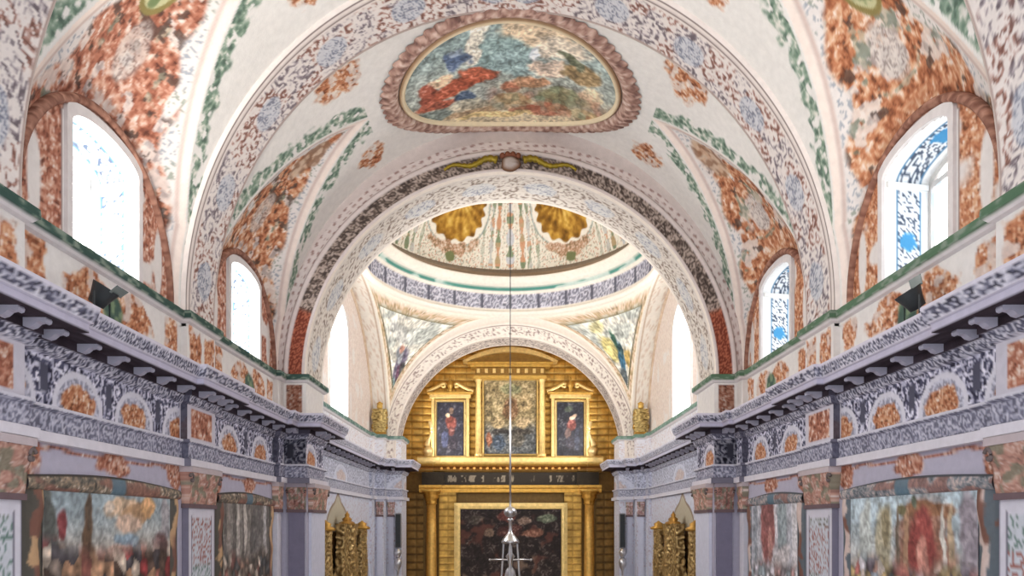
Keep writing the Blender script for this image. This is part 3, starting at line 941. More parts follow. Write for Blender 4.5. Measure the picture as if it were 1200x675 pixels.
def pendentive(sx, sy):
    w = np.linspace(0, 1, 70)
    r = np.sqrt(2 - w * w)
    lo = np.arccos(np.clip(1 / r, -1, 1)); hi = PI / 2 - lo
    tt = np.linspace(0, 1, 90)
    ang = lo[:, None] + (hi - lo)[:, None] * tt[None, :]
    rg = np.broadcast_to(r[:, None], ang.shape); W = np.broadcast_to(w[:, None], ang.shape)
    P = np.stack([sx * CA * rg * np.cos(ang), CY + sy * CB * rg * np.sin(ang), ZS + RZ * W], -1)
    # distance to the edges, in metres
    e_side = np.minimum(ang - lo[:, None], hi[:, None] - ang) * rg * 4.7
    e_top = (1 - W) * RZ
    d = np.minimum(e_side, e_top * .75)
    u, v = ang * 4.6, W * RZ
    seed = 33 if sx < 0 else 37
    c = full(rgb(234, 226, 212), W)
    oc, _ = acanthus(u * 1.5, v * 1.5, seed, [(0, rgb(120, 100, 70)), (.35, rgb(184, 158, 118)), (.6, rgb(212, 180, 152)), (1, rgb(236, 228, 214))], 3.2)
    frame = sst(.08, .12, d) * sst(.30, .24, d + .05 * np.sin(u * 9))
    c = mix(c, oc, frame * .85)
    c = mix(c, rgb(96, 96, 70), sst(.035, .015, np.abs(d - .27)) * .8)
    inner = sst(.28, .30, d)
    pu = (ang - lo[:, None]) / np.maximum(hi - lo, 1e-3)[:, None]; pv = W
    if sx < 0:
        pu = 1 - pu
        bl = [(.45, .58, .20, .10, -.5, rgb(112, 104, 126)), (.40, .50, .09, .10, -.6, rgb(112, 74, 100)), (.5, .66, .10, .07, 0, rgb(160, 164, 172)), (.3, .55, .10, .05, .3, rgb(84, 82, 84)), (.55, .44, .12, .05, 0, rgb(130, 160, 160)),
              (.48, .70, .06, .04, 0, rgb(196, 140, 120)), (.35, .8, .2, .05, 0, rgb(204, 208, 200)), (.62, .8, .18, .05, .2, rgb(196, 196, 190))]
    else:
        bl = [(.50, .60, .10, .15, 0, rgb(66, 118, 150)), (.52, .76, .04, .08, 0, rgb(60, 100, 84)), (.46, .68, .05, .05, 0, rgb(56, 86, 92)), (.52, .46, .16, .09, .2, rgb(96, 106, 110)), (.30, .62, .12, .07, .5, rgb(206, 170, 90)),
              (.68, .70, .14, .09, 0, rgb(212, 196, 120)), (.68, .86, .10, .05, 0, rgb(216, 206, 150)), (.4, .36, .2, .05, 0, rgb(190, 120, 100))]
    pc = picture(pu, pv, lambda a_, b_: mix(full(rgb(224, 220, 206), a_), rgb(186, 190, 182), sst(.5, .62, fbm(u * 2.2, v * 2.2, seed + 50, 2))), bl, seed, .04, .32, u, v)
    return P, c, inner, pc

pend_info = {(-1, 1): 'left', (1, 1): 'right'}
for sx in (-1, 1):
    for sy in (-1, 1):
        P, c, inner, pc = pendentive(sx, sy)
        struct(grid_obj('ceiling_pendentive', P, c, 'painted_plaster'))
        if sy > 0:
            cen = (inner[:-1, :-1] + inner[1:, 1:]) / 2
            N = np.array([sx * .64, .64, .42])
            lab = ('pale fresco of a violet draped figure on clouds upper left of the golden arch' if sx < 0 else
                   'pale fresco of a blue robed figure on clouds upper right of the golden arch')
            t = thing('pendentive_fresco', lab, 'fresco', (sx * 3.3, CY + 3.7, 6.5), 'frescoes in the corners under the dome')
            grid_obj('painted_field', P - N * .03, pc, 'painted_plaster', t, cen > .5)

def ring_point(phi, k, z):
    return np.stack([CA * k * np.sin(phi), CY + CB * k * np.cos(phi), z], -1)

def build_dome():
    RS = 7.65 / 7.0
    prof = dense([(1.0, 6.98), (.965, 7.0), (.96, 7.10), (.985, 7.14), (.99, 7.20), (.99, 7.68), (.975, 7.72), (.955, 7.80), (.955, 7.86), (.90, 7.95), (.885, 8.08), (.88, 8.16), (.99, 8.18)], .05)
    # profile is in relative radius: refine vertically
    pr = []
    for a, b in zip(prof[:-1], prof[1:]):
        m = max(1, int(abs(b[1] - a[1]) / .03))
        for i in range(m): pr.append((a[0] + (b[0] - a[0]) * i / m, a[1] + (b[1] - a[1]) * i / m))
    pr.append(prof[-1]); pr = np.array(pr); pr[:, 1] *= RS
    phi = np.linspace(-PI, PI, 700)
    Fg, K = np.meshgrid(phi, pr[:, 0], indexing='ij'); _, Z = np.meshgrid(phi, pr[:, 1], indexing='ij')
    P = ring_point(Fg, K, Z); Z = Z / RS
    s = Fg * 4.7
    c = full(rgb(236, 228, 216), Z)
    fr = (Z > 7.20) & (Z < 7.70)
    fc = strap(s, Z, 5, 51)
    fc = mix(fc, rgb(214, 212, 220), np.full(Z.shape, .35))
    ks = s / 1.1; m = np.abs(ks - np.round(ks)) * 1.1
    fc = mix(fc, rgb(92, 92, 104), sst(.07, .05, m)); fc = mix(fc, rgb(226, 222, 220), sst(.02, .03, np.abs(Z - 7.24) * -1 + .04) * 0)
    c = np.where(fr[..., None], fc, c)
    gl = (Z > 7.77) & (Z < 7.87)
    c = np.where(gl[..., None], mix(full(rgb(84, 142, 130), Z), rgb(190, 206, 198), sst(.5, .7, vnoise(s * 2, Z * 4, 6))), c)
    rng_t = struct(grid_obj('trim_ring', P, c, 'painted_plaster'))
    # dome
    th = np.radians(np.linspace(0, 90, 150)); ph = np.linspace(-PI, PI, 900)
    Fg, T = np.meshgrid(ph, th, indexing='ij')
    Z = 8.92 + 3.4 * np.sin(T)
    P = ring_point(Fg, .99 * np.cos(T), Z)
    u = Fg * 4.7 * np.cos(T * .8); v = T * 3.7            # metres along and up
    un = Fg * 4.7
    c = full(rgb(226, 220, 206), Z)
    c = mix(c, rgb(150, 150, 130), scatter(un, v, 3.2, 53, .56) * .7)
    c = mix(c, rgb(190, 130, 100), scatter(un + 7, v, 3.4, 55, .66) * .8)
    # brown ring at the foot
    c = mix(c, rgb(124, 110, 94), sst(.47, .41, v) * .9); c = mix(c, rgb(170, 150, 130), sst(.34, .30, v)); c = mix(c, rgb(110, 96, 82), sst(.03, .015, np.abs(v - .42)))
    # painted columns and golden fans between them
    NS = 6
    for k in range(NS):
        pc = k * 2 * PI / NS
        d0 = np.abs((Fg - pc + PI) % (2 * PI) - PI) * 4.7
        for off, w, col, al_ in ((.50, .085, rgb(168, 144, 106), .85), (.78, .07, rgb(182, 184, 182), .7), (0, .14, rgb(190, 194, 202), .8), (1.12, .06, rgb(170, 176, 160), .5)):
            d = np.abs(d0 - off)
            wob = w * (1 + .5 * np.sin(v * 9 + off * 3))
            cc = mix(full(col, Z), rgb(112, 128, 98), sst(.5, .6, vnoise(un * 2, v * 4 + k, 8)))
            cc = mix(cc, rgb(196, 140, 104), sst(.66, .74, vnoise(un * 2 + 5, v * 5, 18)))
            c = mix(c, cc, sst(1.1, .7, d / wob) * sst(.47, .5, v) * al_)
            c = mix(c, rgb(234, 230, 220), sst(.03, .02, np.abs(d - w - .05)) * sst(.47, .5, v) * .7)
        pf = pc + PI / NS
        d = ((Fg - pf + PI) % (2 * PI) - PI) * 4.7
        # golden shell
        e = np.sqrt((d / 1.22) ** 2 + (np.minimum(v - 2.35, 0) / 1.05) ** 2)
        ang = np.arctan2(d * .8, -(v - 2.75))
        fan = .5 + .5 * np.sin(ang * 20)
        gold = pal([(0, rgb(104, 72, 30)), (.4, rgb(156, 112, 44)), (.7, rgb(196, 152, 66)), (1, rgb(222, 188, 104))], np.clip(1.1 * (fbm(un * 5, v * 5, 4, 3) - .5) + .30 * fan + .35 - .25 * (e - .5), 0, 1))
        ins = sst(1.03, .97, e + .06 * np.sin(ang * 20)) * sst(2.95, 2.85, v)
        c = mix(c, rgb(234, 228, 216), sst(1.18, 1.12, e) * sst(3.0, 2.9, v)); c = mix(c, rgb(140, 156, 150), sst(.03, .02, np.abs(e - 1.2)) * sst(2.9, 2.8, v) * .7); c = mix(c, gold, ins)
        # swag and fruit under it
        g = np.sqrt((d / 1.05) ** 2 + ((v - .98 - .32 * (d / 1.05) ** 2) / .26) ** 2) + 1.1 * (fbm(un * 5, v * 5, 9, 3) - .5)
        ac, _ = acanthus(un, v, 57, [(0, rgb(96, 92, 66)), (.35, rgb(156, 118, 88)), (.6, rgb(196, 156, 130)), (1, rgb(226, 216, 200))], 3)
        c = mix(c, ac, sst(1.1, .8, g) * .9)
        g = np.sqrt((d / .22) ** 2 + ((v - .72) / .2) ** 2)
        c = mix(c, rgb(116, 122, 84), sst(1.05, .8, g + .5 * (fbm(un * 6, v * 6, 2, 2) - .5)))
    struct(grid_obj('ceiling_dome', P, c, 'painted_plaster'))
build_dome()

# ------------------------------------------------------------------ second arch (to the golden altar)
R2, ZB = 4.23, 2.64
def build_second_arch():
    al = np.linspace(-.35, PI + .35, 320)
    ro = ray_ellipse(al, CA + .03, RZ + .03, ZS, ZB)
    ro = np.where((al < .14) | (al > PI - .14), R2 + .6, ro)
    rr = np.linspace(R2, R2 + .56, 22)
    Rg = np.minimum(rr[None, :], ro[:, None]); Rg[:, -1] = np.maximum(ro, R2 + .05)
    Ag = np.broadcast_to(al[:, None], Rg.shape); q = Rg - R2
    yoff = np.interp(q, [0, .04, .06, .40, .44, .52, .56], [.03, .07, .03, .03, .09, .09, .0])
    P = np.stack([Rg * np.cos(Ag), YE - yoff, ZB + Rg * np.sin(Ag)], -1)
    s = Ag * 4.2
    c = full(rgb(230, 220, 210), q)
    c = mix(c, fine(s, q, 61, rgb(146, 128, 122), rgb(192, 176, 168), rgb(228, 220, 210), 3.6, .5), sst(.08, .11, q) * sst(.40, .37, q))
    c = mix(c, rgb(150, 134, 126), sst(.014, .008, np.abs(q - .42)))
    keep = P[:-1, :-1, 2] > 3.0
    struct(grid_obj('wall_altar_arch', P, c, 'painted_plaster', None, (P[:-1, :-1, 2] > 2.2) & (P[1:, 1:, 2] > 2.2)))
    yy = np.linspace(YE - .03, YF, 34)
    Ag, Yg = np.meshgrid(al, yy, indexing='ij')
    P = np.stack([R2 * np.cos(Ag), Yg, ZB + R2 * np.sin(Ag)], -1)
    s = Ag * R2; t = (Yg - YE) / (YF - YE)
    c = full(rgb(216, 208, 204), Yg)
    c = mix(c, fine(s, Yg, 63, rgb(120, 112, 114), rgb(164, 154, 154), rgb(214, 206, 202), 3.4, .7), sst(.1, .14, t) * sst(.92, .88, t))
    struct(grid_obj('ceiling_altar_arch', P, c, 'painted_plaster', None, (P[:-1, :-1, 2] > 2.2) & (P[1:, 1:, 2] > 2.2)))
    # sanctuary shell behind the arch: side walls and a barrel ceiling
    al = np.linspace(0, PI, 60); yy = np.array([YF - .01, 33.2])
    Ag, Yg = np.meshgrid(al, yy, indexing='ij')
    P = np.stack([4.7 * np.cos(Ag), Yg, 2.8 + 4.9 * np.sin(Ag)], -1)
    struct(grid_obj('ceiling_sanctuary', P, full(rgb(196, 160, 96), Ag), 'painted_plaster'))
    for side in (-1, 1):
        w = MB(); w.add([(side * 4.7, YF - .01, -ZE), (side * 4.7, 33.2, -ZE), (side * 4.7, 33.2, 2.8), (side * 4.7, YF - .01, 2.8)], [(0, 1, 2, 3)], rgb(170, 130, 70))
        struct(w.build('wall_sanctuary_%s' % ('left' if side < 0 else 'right'), 'painted_plaster'))
    # back of the arch, closing the view past the piers
    al = np.linspace(0, PI, 80)
    Rg = np.stack([np.full(al.shape, R2), np.full(al.shape, 5.6)], 1); Ag = np.broadcast_to(al[:, None], Rg.shape)
    P = np.stack([Rg * np.cos(Ag), np.full(Rg.shape, YF), ZB + Rg * np.sin(Ag)], -1)
    struct(grid_obj('wall_sanctuary_west', P, full(rgb(190, 160, 100), Ag), 'painted_plaster'))
    w = MB(); w.add([(-4.8, 33.2, -ZE), (4.8, 33.2, -ZE), (4.8, 33.2, 7.8), (-4.8, 33.2, 7.8)], [(0, 1, 2, 3)], rgb(150, 112, 52))
    struct(w.build('wall_east', 'painted_plaster'))
build_second_arch()

# floor
fl = MB(); fl.add([(-5.2, 2, -ZE), (5.2, 2, -ZE), (5.2, 33.3, -ZE), (-5.2, 33.3, -ZE)], [(0, 1, 2, 3)])
struct(fl.build('floor', 'marble_floor', color=False))

# ------------------------------------------------------------------ pilasters
def pilaster(label, origin, along, out, width, proj=.1, ztop=.865, zcap=.26, shaft=rgb(206, 204, 214), panel=True, cap=rgb(178, 160, 158), seed=1, ex=.10, group='painted pilasters under the cornice'):
    """origin: middle of the pilaster's foot line on the wall plane (x, y)"""
    t = thing('pilaster', label, 'pilaster', (origin[0], origin[1], -ZE), group)
    al = np.array(along, float); ou = np.array(out, float)
    def pt(a, o, z): 
        q = np.array(origin) + al * a + ou * o
        return (q[0], q[1], z)
    hw = width / 2
    # shaft with a painted face
    na = max(6, int(width / .03)); zz = np.concatenate([[-ZE, -1.5], np.arange(-1.46, zcap + .001, .04)])
    prof = [(-hw, .004), (-hw, proj)] + [(-hw + width * i / na, proj) for i in range(1, na)] + [(hw, proj), (hw, .004)]
    P = np.array([[pt(a, o, z) for z in zz] for a, o in prof])
    Ag = np.array([[a for z in zz] for a, o in prof]); Zg = np.array([[z for z in zz] for a, o in prof])
    c = full(shaft, Ag)
    if panel:
        e = np.maximum(np.abs(Ag) / (hw - .07), 0)
        inp = (np.abs(Ag) < hw - .13) & (Zg < zcap - .16)
        pc = full(rgb(196, 200, 208), Ag)
        pc = mix(pc, mix(full(rgb(92, 120, 110), Ag), rgb(150, 90, 80), sst(.45, .55, vnoise(Zg * 2.2, Ag * 0 + seed, 3))), scatter(Ag * 1.1, Zg, 5, seed + 5, .46) * .85)
        c = np.where(inp[..., None], pc, c)
        ln = sst(.02, .01, np.abs(np.abs(Ag) - hw + .12)) * (Zg < zcap - .15)
        c = mix(c, rgb(116, 112, 126), ln)
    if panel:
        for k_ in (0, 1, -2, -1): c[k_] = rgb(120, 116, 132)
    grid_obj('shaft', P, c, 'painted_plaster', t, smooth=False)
    # moulding under the capital
    def ring(mb, z0, z1, ex, col):
        a0, a1 = -hw - ex, hw + ex
        V = [pt(a0, .004, z0), pt(a0, proj + ex, z0), pt(a1, proj + ex, z0), pt(a1, .004, z0), pt(a0, .004, z1), pt(a0, proj + ex, z1), pt(a1, proj + ex, z1), pt(a1, .004, z1)]
        mb.add(V, [(0, 1, 5, 4), (1, 2, 6, 5), (2, 3, 7, 6), (4, 5, 6, 7), (0, 3, 2, 1)], col)
    m = MB(); ring(m, zcap - .03, zcap + .035, .035, rgb(110, 92, 96)); m.build('astragal', 'painted_plaster', t)
    # capital: flaring bell with leaves and corner scrolls
    cb = MB(); nz = 22
    Pc = []; Cc = []
    zs = np.linspace(zcap + .03, ztop - .09, nz)
    pr2 = [(-1, 0)] + [(-1 + 2 * i / 36, 1) for i in range(37)] + [(1, 0)]
    for (a, o) in pr2:
        row = []; rc = []
        for i, z in enumerate(zs):
            q = i / (nz - 1)
            fl = .02 + (ex - .03) * q ** 2 + .03 * abs(math.sin(q * PI * 2)) * (.6 + .4 * math.cos(a * 10))
            row.append(pt(a * (hw + fl), (proj + fl) if o else .004, z)); rc.append((a, q))
        Pc.append(row); Cc.append(rc)
    Pc = np.array(Pc); uv = np.array(Cc)
    ac, _ = acanthus(uv[..., 0] * hw * 1.2 + seed, uv[..., 1] * .6, seed, RED_P, 5)
    cc = mix(ac, full(cap, uv[..., 0]), np.full(uv.shape[:2], .40))
    cc = mix(cc, rgb(104, 116, 98), sst(.62, .72, vnoise(uv[..., 0] * 5 + seed, uv[..., 1] * 6, 4)) * .6)
    grid_obj('capital', Pc, cc, 'painted_plaster', t)
    ab = MB(); ring(ab, ztop - .09, ztop, ex, mix(cap, rgb(200, 196, 206), .4)); ab.build('abacus', 'painted_plaster', t)
    for sg in (-1, 1):
        v = MB(); pts = []
        for i in range(22):
            a_ = i / 21 * 3.6 * PI / 2 + .4; kv = min(1, width / .7); r = .085 * kv * (1 - i / 26)
            pts.append(pt(sg * (hw + .045 * kv) + sg * r * math.cos(a_) * .8, proj + .075 * kv, ztop - .19 + r * math.sin(a_)))
        v.tube(pts, .026 * min(1, width / .7), 6, cap * .62); v.build('volute', 'painted_plaster', t, True)
    return t

for side in (-1, 1):
    sn = 'left' if side < 0 else 'right'
    o = (-side, 0)
    pilaster('tall painted pilaster with green and red sprigs at the %s edge of the picture' % sn, (side * 5, 7.15), (0, 1), o, 1.1, seed=3 + side)
    pilaster('painted pilaster with white framed panel between the two frescoes of the %s wall' % sn, (side * 5, 12.2), (0, 1), o, 1.02, seed=8 + side)
    pilaster('narrow pale half pilaster between the far %s fresco and the grey pier' % sn, (side * 5, 16.28), (0, 1), o, .28, panel=False, seed=12 + side, ex=.05)
    pilaster('plain grey pilaster on the front of the %s pier of the great arch' % sn, (side * 4.625, 16.65), (1, 0), (0, -1), .34, proj=.06, panel=False, shaft=rgb(122, 118, 138), cap=rgb(112, 100, 108), seed=15 + side, ex=.05)
    pilaster('pale pilaster on the inner side of the %s pier of the great arch' % sn, (side * 4.42, 17.42), (0, 1), o, 1.2, proj=.07, seed=18 + side, shaft=rgb(204, 206, 222), panel=False)
    pilaster('white corner pilaster below the gilded sculpture %s of the golden altar' % sn, (side * 4.72, 27.79), (1, 0), (0, -1), .2, proj=.06, panel=False, shaft=rgb(206, 210, 228), cap=rgb(170, 174, 196), seed=24 + side, ex=.05)
    pilaster('white pilaster next to the slim loudspeaker %s of the golden altar' % sn, (side * 4.40, 28.39), (1, 0), (0, -1), .19, proj=.06, panel=False, shaft=rgb(206, 210, 228), cap=rgb(170, 174, 196), seed=27 + side, ex=.05)

# ------------------------------------------------------------------ wall frescoes with painted frames
def wall_fresco(side, ya, yb, label, which, seed):
    t = thing('wall_fresco', label, 'fresco', (side * 4.97, (ya + yb) / 2, -2.4), 'large frescoes on the nave walls')
    L = yb - ya; zb = -2.4
    ys = np.arange(ya + .30, yb - .29, .028); zz = np.arange(zb + .2, .40, .028)
    Yg, Zg = np.meshgrid(ys, zz, indexing='ij')
    u = (Yg - ya - .3) / (L - .6); v = (Zg + 2.2) / 2.6
    k = which
    if k == 'L1':
        def base(a, b):
            c = mix(full(rgb(150, 168, 176), a), rgb(196, 178, 160), sst(.95, .6, b))
            return c
        bl = [(.55, .93, .16, .05, .1, rgb(212, 180, 146)), (.68, .90, .16, .06, .2, rgb(190, 146, 104)), (.60, .85, .12, .05, 0, rgb(206, 174, 150)), (.45, .93, .04, .03, 0, rgb(214, 196, 176)), (.78, .93, .06, .06, .4, rgb(214, 160, 104)),
              (.58, .76, .10, .04, 0, rgb(140, 164, 182)), (.55, .68, .14, .06, 0, rgb(206, 168, 150)), (.285, .78, .030, .20, 0, rgb(112, 84, 62)), (.30, .66, .055, .10, 0, rgb(96, 72, 56)), (.29, .91, .014, .08, 0, rgb(104, 84, 68)),
              (.12, .84, .035, .07, 0, rgb(128, 52, 56)), (.04, .80, .05, .2, .1, rgb(92, 96, 92)), (.95, .86, .05, .12, 0, rgb(160, 156, 160)), (.9, .7, .08, .1, 0, rgb(104, 74, 76))]
        pal_ = [rgb(92, 74, 66), rgb(150, 96, 86), rgb(120, 108, 100), rgb(176, 138, 110), rgb(74, 70, 74), rgb(140, 60, 62), rgb(196, 180, 164)]
        cz, lim = 15, .70
    elif k == 'L2':
        base = lambda a, b: mix(full(rgb(134, 128, 122), a), rgb(108, 102, 98), sst(.4, .6, .5 + .5 * np.sin(a * 34)))
        bl = [(.28, .85, .03, .3, 0, rgb(190, 182, 174)), (.44, .85, .03, .3, 0, rgb(184, 176, 168)), (.70, .8, .12, .25, 0, rgb(108, 104, 102)), (.9, .8, .04, .3, 0, rgb(176, 172, 172)), (.1, .8, .04, .3, 0, rgb(150, 140, 132))]
        pal_ = [rgb(92, 84, 78), rgb(128, 114, 104), rgb(150, 120, 104), rgb(176, 164, 152), rgb(84, 84, 84), rgb(120, 84, 78)]
        cz, lim = 16, .60
    elif k == 'R1':
        base = lambda a, b: mix(full(rgb(176, 196, 206), a), rgb(196, 196, 192), sst(.9, .6, b))
        bl = [(.36, .72, .20, .24, 0, rgb(150, 104, 84)), (.34, .90, .20, .035, .0, rgb(142, 96, 66)), (.36, .74, .10, .16, 0, rgb(164, 72, 66)), (.36, .66, .04, .14, 0, rgb(196, 128, 112)), (.22, .72, .015, .2, 0, rgb(200, 196, 186)), (.48, .72, .02, .2, 0, rgb(172, 132, 100)),
              (.55, .74, .015, .2, 0, rgb(120, 104, 88)), (.17, .72, .02, .2, 0, rgb(190, 164, 130)), (.68, .76, .08, .16, .1, rgb(176, 168, 140)), (.66, .82, .04, .1, 0, rgb(140, 128, 96)), (.84, .76, .06, .2, 0, rgb(196, 204, 200)), (.05, .8, .06, .2, 0, rgb(150, 140, 150)),
              (.42, .93, .02, .03, 0, rgb(100, 110, 90)), (.52, .90, .03, .03, 0, rgb(110, 104, 70))]
        pal_ = [rgb(150, 120, 110), rgb(176, 110, 104), rgb(196, 184, 176), rgb(140, 150, 160), rgb(170, 150, 110), rgb(110, 100, 110), rgb(206, 200, 206)]
        cz, lim = 15, .62
    else:
        base = lambda a, b: mix(full(rgb(176, 178, 188), a), rgb(206, 204, 208), sst(.4, .6, .5 + .5 * np.sin(a * 30)))
        bl = [(.62, .82, .17, .26, 0, rgb(160, 92, 88)), (.60, .90, .14, .12, 0, rgb(140, 82, 80)), (.55, .7, .05, .14, 0, rgb(196, 136, 126)), (.30, .82, .10, .25, 0, rgb(146, 160, 166)), (.42, .8, .03, .3, 0, rgb(204, 200, 206)), (.9, .8, .05, .3, 0, rgb(150, 156, 166)), (.3, .58, .2, .1, -.4, rgb(196, 190, 192))]
        pal_ = [rgb(180, 176, 182), rgb(120, 112, 116), rgb(160, 130, 126), rgb(206, 204, 208), rgb(140, 150, 156)]
        cz, lim = 13, .52
    if k[0] == 'R': u = u
    c = picture(u, v, base, bl, seed, .03, .24, Yg, Zg)
    cr = crowd(Yg * .36 + .03 * fbm(Yg * 6, Zg * 6, seed), Zg * .45 + .03 * fbm(Yg * 6, Zg * 6, seed + 2), cz, seed + 3, pal_) * (1.06 + 1.0 * (fbm(Yg * 10, Zg * 10, seed + 6, 2) - .5))[..., None]
    edge = lim + .10 * (fbm(u * 6, v * 0, seed + 9, 2) - .5) + .10 * np.abs(u - .5)
    c = mix(c, cr, sst(edge + .05, edge - .06, v))
    P = np.stack([np.full(Yg.shape, side * 4.965), Yg, Zg], -1)
    grid_obj('painted_scene', P, c, 'painted_canvas', t)
    # raised frame: arched head band, side figures, sill
    def zt(y):
        q = (y - ya) / L
        return .50 + .08 * math.sin(PI * q)
    nn = 140; rows = 12
    yy = np.linspace(ya, yb, nn)
    Pf = []; Uf = []
    for y in yy:
        z1 = zt(y); z0 = .34
        row = []; ur = []
        for j in range(rows):
            f = j / (rows - 1); dep = .03 + .05 * math.sin(PI * f) ** .5 if 0 < f < 1 else .0
            row.append((side * (5 - dep), y, z0 + (z1 - z0) * f)); ur.append((y, f))
        Pf.append(row); Uf.append(ur)
    Pf = np.array(Pf); Uf = np.array(Uf)
    dark = rgb(96, 92, 84) if side < 0 else rgb(112, 122, 130)
    lite = rgb(160, 138, 116) if side < 0 else rgb(190, 172, 168)
    fz_ = Uf[..., 1] * .22
    fc, _ = acanthus(Uf[..., 0] * 1.3, fz_ * 1.3, seed + 4, [(0, dark * .6), (.35, dark), (.6, (dark + lite) / 2), (.85, lite), (1, rgb(206, 194, 178))], 3.6)
    fc = mix(fc, rgb(140, 90, 80), sst(.6, .68, vnoise(Uf[..., 0] * 4, fz_ * 8, seed + 8)) * .6)
    mid = (ya + yb) / 2
    fc = mix(fc, rgb(88, 116, 132), sst(.2, .14, np.abs(Uf[..., 0] - mid)) * .9)
    fc = mix(fc, dark * .6, sst(.86, .92, Uf[..., 1])); 
    grid_obj('frame_head', Pf, fc, 'painted_canvas', t)
    for (a, b, nm) in ((ya, ya + .34, 'frame_side'), (yb - .34, yb, 'frame_side')):
        ys2 = np.linspace(a, b, 14); z2 = np.linspace(zb, .36, 110)
        Y3, Z3 = np.meshgrid(ys2, z2, indexing='ij')
        q = (Y3 - a) / (b - a)
        wv = .10 * np.sin(Z3 * 2.3 + 1) + .07 * np.sin(Z3 * 6)
        fig = np.exp(-((q - .5 - wv) / .28) ** 2)
        dep = .02 + .055 * fig * (.7 + .3 * np.sin(Z3 * 9))
        dep[0] = 0; dep[-1] = 0
        hn = fbm(Y3 * 7, Z3 * 5, seed + 20, 3)
        cc = mix(full(dark * .85, Y3), mix(full(rgb(186, 152, 116) if side < 0 else rgb(202, 182, 174), Y3), rgb(120, 84, 72), sst(.5, .62, vnoise(Y3 * 5, Z3 * 3.4, seed + 24))), sst(.46, .62, fig * .8 + 1.3 * (hn - .5) + .1))
        grid_obj(nm, np.stack([side * (5 - dep), Y3, Z3], -1), cc, 'painted_canvas', t)
    sl = MB(); sl.box(side * 4.93, side * 5.0, ya, yb, zb, zb + .2, dark, .01); sl.build('frame_sill', 'painted_canvas', t)

wall_fresco(-1, 7.85, 11.5, 'big fresco with a brown spire and peach clouds on the near left wall', 'L1', 201)
wall_fresco(-1, 12.98, 16.1, 'grey brown fresco of columns and a crowd on the far left nave wall', 'L2', 207)
wall_fresco(1, 7.85, 11.5, 'big fresco with a red canopy under a pale blue sky on the near right wall', 'R1', 213)
wall_fresco(1, 12.98, 16.1, 'fresco with a tall red drapery and white figures on the far right nave wall', 'R2', 219)

